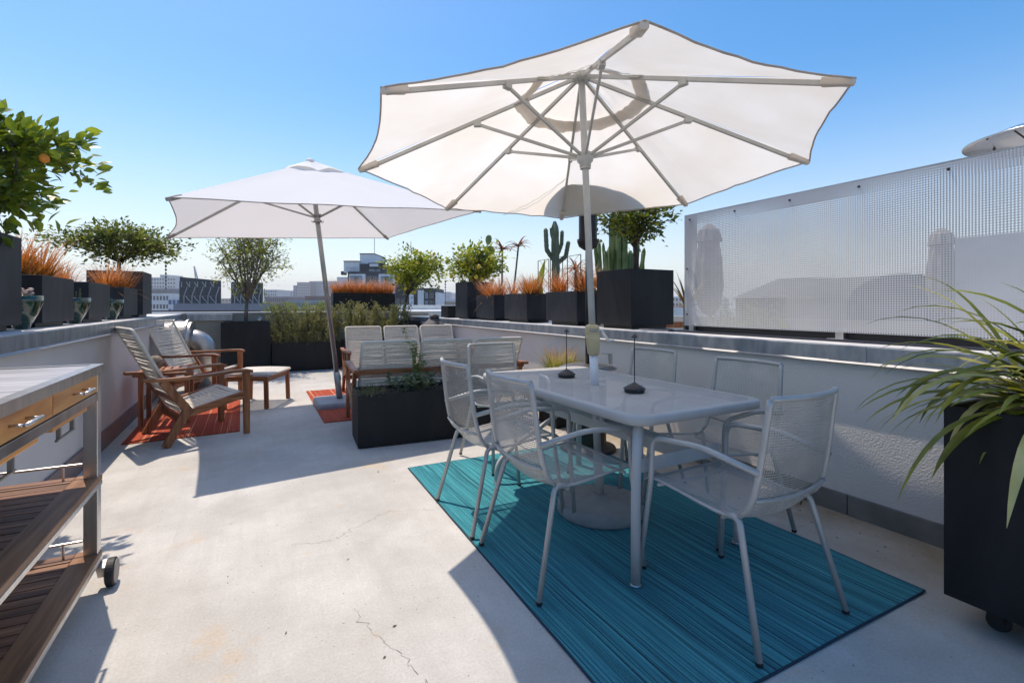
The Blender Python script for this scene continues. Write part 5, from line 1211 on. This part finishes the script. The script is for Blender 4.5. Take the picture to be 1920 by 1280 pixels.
# lattice screens
def lattice(label, px0, px1, yt0, yt1, yb, Z, seed):
    X0, X1 = (px0-960)/912*Z, (px1-960)/912*Z; W = X1-X0; c = cw(X0, Z); zt = 1.2+(573-yt0)/912*Z; zb = 1.2+(573-yb)/912*Z
    t = thing('lattice_screen', label, 'screen', (c.x, c.y, 0), -TH, 'dark rooftop screens with pale bracing'); r = random.Random(seed)
    zr = 1.2+(573-yt1)/912*Z
    MB().add([(0, 0, zb-.6), (W, 0, zb-.6), (W, 0, zr), (0, 0, zt), (0, .3, zb-.6), (W, .3, zb-.6), (W, .3, zr), (0, .3, zt)], [(0, 1, 2, 3), (5, 4, 7, 6), (3, 2, 6, 7), (1, 5, 6, 2), (4, 0, 3, 7)]).build('panel', cm('mesh_dark', (.045, .048, .055)), t)
    H = min(zt, zr)-zb; n = 5; pale = cm('brace', (.42, .42, .40)); dk = cm('brace_dark', (.10, .105, .115)); s = W/n*.9
    for k in range(n):
        x = W*(k+.5)/n+s*.1
        for (za, xa, zb_, xb) in ((.0, 0, .33, 0), (.0, 0, .33, -s*.9), (.33, 0, .72, s*.45), (.72, -s*.35, 1.0-.06, -s*.8), (.72, -s*.35, .95, -s*.3)):
            if xa+x < 0 or xb+x < 0 or xa+x > W or xb+x > W: continue
            MB().beam((x+xa, -.08, zb+H*za), (x+xb, -.08, zb+H*zb_), .07, .07).build('brace', pale, t)
        MB().beam((W*k/n, -.03, zb), (W*k/n, -.03, zb+H*.97), .05, .05, up=(0, 1, 0)).build('post', dk, t)
    for k in (.02, .33, .72): MB().beam((0, -.04, zb+H*k), (W, -.04, zb+H*k), .06, .07).build('rail', dk, t)
    return t
lattice('dark rooftop lattice screen with pale zigzag bracing left of the sparse tree', 337, 412, 519, 526, 569, 60, 1)
lattice('dark rooftop lattice screen half hidden behind the sparse tree', 434, 491, 528, 530, 569, 60, 2)
bld('low_roof', 'low grey rooftop with railings under the lattice screens', 325, 505, 569, 58, cm('grey', (.22, .23, .26)), 10)
# crane
q = cw((369-960)/912*300, 300); t = thing('crane', 'thin pale crane jib on the skyline above the lattice screen', 'crane', (q.x, q.y, 0)); g = MB()
a, b_ = cwp(374, 535, 300), cwp(364, 499, 300); a2 = cwp(368, 535, 300)
g.beam(a, b_, .6, .6).beam(a2, b_, .5, .5)
for i in range(10): g.beam(a.lerp(b_, i/10), a2.lerp(b_, (i+1)/10), .3, .3)
g.build('jib', cm('crane', (.5, .5, .5)), t, world=True); MB().beam(cwp(371, 570, 300)-V(0, 0, 20), cwp(371, 533, 300), 2, 2, up=(0, 1, 0)).build('mast', cm('crane', (.5, .5, .5)), t, world=True)
bld('apartment_block', 'reddish-brown far apartment block left of the square umbrella pole', 557, 582, 529, 560, cm('brown', (.22, .15, .13)), 40, 10, 7, gm=cm('win_pale', (.45, .46, .48)))
bld('apartment_block', 'grey far apartment slab directly behind the square umbrella pole', 580, 640, 527, 575, cm('greyblk', (.28, .28, .29)), 40, 10, 14, gm=cm('win_pale', (.45, .46, .48)))
bld('apartment_block', 'narrow blue-grey wing at the left of the far brown apartments', 550, 558, 535, 560, cm('bluegrey', (.22, .25, .30)), 30, 8, 2)
bld('tower_block', 'faint low tower behind the right side of the sparse tree', 494, 519, 543, 480, cm('pale', (.50, .49, .48)), 30, 6, 6)
bld('tower_block', 'faint low block between the sparse tree and far apartments', 530, 552, 545, 600, cm('pale2', (.42, .42, .42)), 30, 5, 6)
bld('brick_building', 'low dark brick building under the far apartments', 571, 620, 555, 220, cm('brick', (.18, .08, .06)), 20, 2, 12, winw=.45)
bld('brown_building', 'low brown terrace building right of the sparse tree above the wall', 497, 540, 556, 240, cm('brown2', (.22, .17, .17)), 20, 3, 12, winw=.5)
bld('grey_building', 'low blue-grey building above the far wall left of the umbrella pole', 535, 640, 563, 180, cm('bluegrey2', (.20, .24, .32)), 20, 2, 20, winw=.6)
# black and white modern building
Z = 90
t, W, zt = bld('modern_building', 'modern black and white apartment building behind the orange grass and lemon tree', 652, 752, 509, Z, cm('charcoal', (.035, .037, .045)), 14)
s = Z/912
def mb(x0, x1, y0, y1, d0, d1, m, nm): # photo px rectangle on that facade
    a = (x0-702)*s; b2 = (x1-702)*s; return MB().box(a, b2, d0, d1, 1.2+(573-y1)*s, 1.2+(573-y0)*s).build(nm, m, t)
WH = cm('whitewall', (.72, .72, .73)); CH = cm('charcoal', (.035, .037, .045))
mb(630, 652, 519, 640, .5, 13, WH, 'wall'); mb(641, 670, 489.5, 510, 1, 12, WH, 'wall'); mb(641, 670, 488, 489.4, .8, 12, CH, 'roof_edge'); mb(668.5, 696, 474.5, 493, 2, 10, WH, 'stair_tower'); mb(668, 696.5, 472.8, 474.4, 1.9, 10.2, CH, 'roof_edge')
mb(671, 712, 493.1, 508.9, 1.5, 10, CH, 'penthouse'); mb(688, 715, 492, 495, .8, 10.5, CH, 'roof_edge'); mb(691, 707, 494, 499, .6, 1.4, WH, 'sign_panel')
mb(656, 686, 514, 534, -.4, 0, WH, 'bay'); mb(711, 741, 514, 560, -.4, 0, WH, 'bay'); mb(727, 735, 545, 640, -.4, 0, WH, 'column'); mb(768, 776, 545, 640, -.4, 3, WH, 'column')
for (x0, x1, y0, y1, m) in ((657.5, 664, 517, 533, GLB), (665, 671, 517, 533, GL), (672, 680, 517, 533, GLB), (715, 721, 518, 538, GLB), (722, 729, 518, 540, GL), (729.5, 737, 518, 540, GLB)): mb(x0, x1, y0, y1, -.5, -.41, m, 'window')
for (x0, x1, y0, y1, m) in ((688, 700, 503.5, 508, GLB), (702, 709, 503.5, 508, GLB)): mb(x0, x1, y0, y1, 1.3, 1.49, m, 'window')
mb(687, 698, 517, 535, -.1, -.01, GL, 'window'); mb(699, 709, 517, 535, -.1, -.01, GL, 'window')
mb(752, 818, 540, 640, 0, 10, CH, 'wall'); mb(784, 795, 544, 640, -.4, -.05, WH, 'column'); mb(817, 822, 548, 640, -.4, 8, WH, 'column')
for (x0, x1, y0, y1) in ((738, 750, 560, 574), (752, 765, 560, 574), (797, 803, 548, 560), (805, 814, 548, 560), (797, 803, 563, 575), (805, 814, 563, 575)): mb(x0, x1, y0, y1, -.15, -.01, GL if x0 != 797 else GLB, 'window')
for i in range(9): mb(649+i*2.5, 649.3+i*2.5, 501, 508.9, .1, .2, CM if False else cm('rail', (.3, .3, .32)), 'baluster')
mb(648.5, 670, 500.6, 501.1, .1, .2, cm('rail', (.3, .3, .32)), 'railing')
mb(632, 640, 507, 514, 2, 3, CH, 'roof_vent')
mb(694.7, 695.2, 435, 474, 2.4, 2.6, cm('rail', (.3, .3, .32)), 'mast')
o = MB().tube([cwp(771, 560, 120), cwp(770.5, 452, 120)], [.12, .07], 6).build('flagpole', cm('crane', (.5, .5, .5))); tag(o, 'thin pale mast rising behind the round lemon tree', 'mast')
bld('tan_building', 'tan building with many small windows between lemon tree and right-wall planters', 822, 868, 566, 130, cm('tan', (.45, .33, .24)), 12, 1, 9, winw=.4, cap=cm('white', (.62, .61, .60)), flh=2.2)
bld('white_building', 'pale low building behind the tan one, right of the lemon tree', 815, 880, 560, 200, cm('white', (.62, .61, .60)), 12, 1, 10)
bld('tower_block', 'faint blue tower on the skyline right of the lemon tree', 829, 843, 547, 800, cm('bluegrey', (.22, .25, .30)), 30)
bld('tower_block', 'faintest pale tower on the skyline beside the tall right-wall planter', 845, 858, 549, 900, cm('pale', (.50, .49, .48)), 30)
# roofs seen through the screen
t = thing('large_roof', 'broad grey hipped roof seen through the middle of the perforated screen', 'building', cw((1590-960)/912*34, 34), -TH-.2)
MB().box(-5.2, 5.2, 0, 9, -16, 1.8).build('wall', cm('greywall', (.20, .195, .19)), t)
MB().add([(-5.6, -.4, 1.8), (5.6, -.4, 1.8), (5.6, 9.4, 1.8), (-5.6, 9.4, 1.8), (-3.0, 4.5, 3.4), (3.2, 4.5, 3.4)], [(0, 1, 5, 4), (1, 2, 5), (2, 3, 4, 5), (3, 0, 4), (3, 2, 1, 0)]).build('roof', cm('slate', (.15, .15, .145)), t)
t = thing('arched_roof', 'grey-green arched roof seen through the screen left of the closed umbrella', 'building', cw((1700-960)/912*28, 28), -TH)
g = MB(); n = 14; g.v = [V(3.4*cos(pi*i/n), y, 1.3+1.75*sin(pi*i/n)) for y in (0, 8) for i in range(n+1)]; g.f = [(i, i+1, n+2+i, n+1+i) for i in range(n)]+[tuple(range(n, -1, -1)), tuple(range(n+1, 2*n+2))]; g.build('roof', cm('greengrey', (.12, .125, .11)), t)
MB().box(-3.4, 3.4, .05, 8, -16, 1.3).build('wall', cm('greywall', (.20, .195, .19)), t)
bld('pink_house', 'small pinkish house gable beyond the screen above the shrubs', 1452, 1480, 548, 60, cm('pink', (.5, .22, .16)), 8, 1, 3)
bld('red_chimney_house', 'little red-brown chimney block seen through the right part of the screen', 1862, 1886, 570, 22, cm('pink', (.5, .22, .16)), 1.5)
# filler skyline, individually built
r = random.Random(200); kinds = [('pale', (.50, .49, .48)), ('brown2', (.22, .17, .17)), ('white', (.62, .61, .60)), ('greyblk', (.28, .28, .29)), ('bluegrey', (.22, .25, .30)), ('tan', (.45, .33, .24))]
adj = {'pale': 'pale', 'brown2': 'brown', 'white': 'white', 'greyblk': 'grey', 'bluegrey': 'blue-grey', 'tan': 'tan'}
k = 0
cnt_ = {}
ORD = 'first second third fourth fifth sixth seventh eighth ninth tenth eleventh twelfth'.split()
for px in list(range(180, 860, 42))+list(range(1260, 2050, 80)):
    Z = r.uniform(250, 700); kn, kc = r.choice(kinds); wpx = r.uniform(20, 46); yt = r.uniform(556, 568)
    side = 'beyond the far wall' if px < 900 else 'beyond the perforated screen'
    cnt_[(kn, side)] = cnt_.get((kn, side), -1)+1
    bld('skyline_building', ORD[cnt_[(kn, side)]]+' '+adj[kn]+' low skyline building from the left '+side, px, px+wpx, yt, Z, cm(kn, kc), 20, 2 if Z < 450 else 0, 7, group='low buildings on the skyline'); k += 1

# ---------------------------------------------------------------- air
hz = MB().box(-1500, 1500, -1500, 1500, -17, 60).build('haze', bpy.data.materials.new('haze')); hz['kind'] = 'stuff'
hm = hz.data.materials[0]; hm.use_nodes = True; t = hm.node_tree; t.nodes.remove(t.nodes['Principled BSDF'])
pv = t.nodes.new('ShaderNodeVolumePrincipled'); pv.inputs['Color'].default_value = (.90, .94, 1, 1); pv.inputs['Density'].default_value = .00055; pv.inputs['Anisotropy'].default_value = .3
t.links.new(pv.outputs[0], t.nodes['Material Output'].inputs['Volume'])
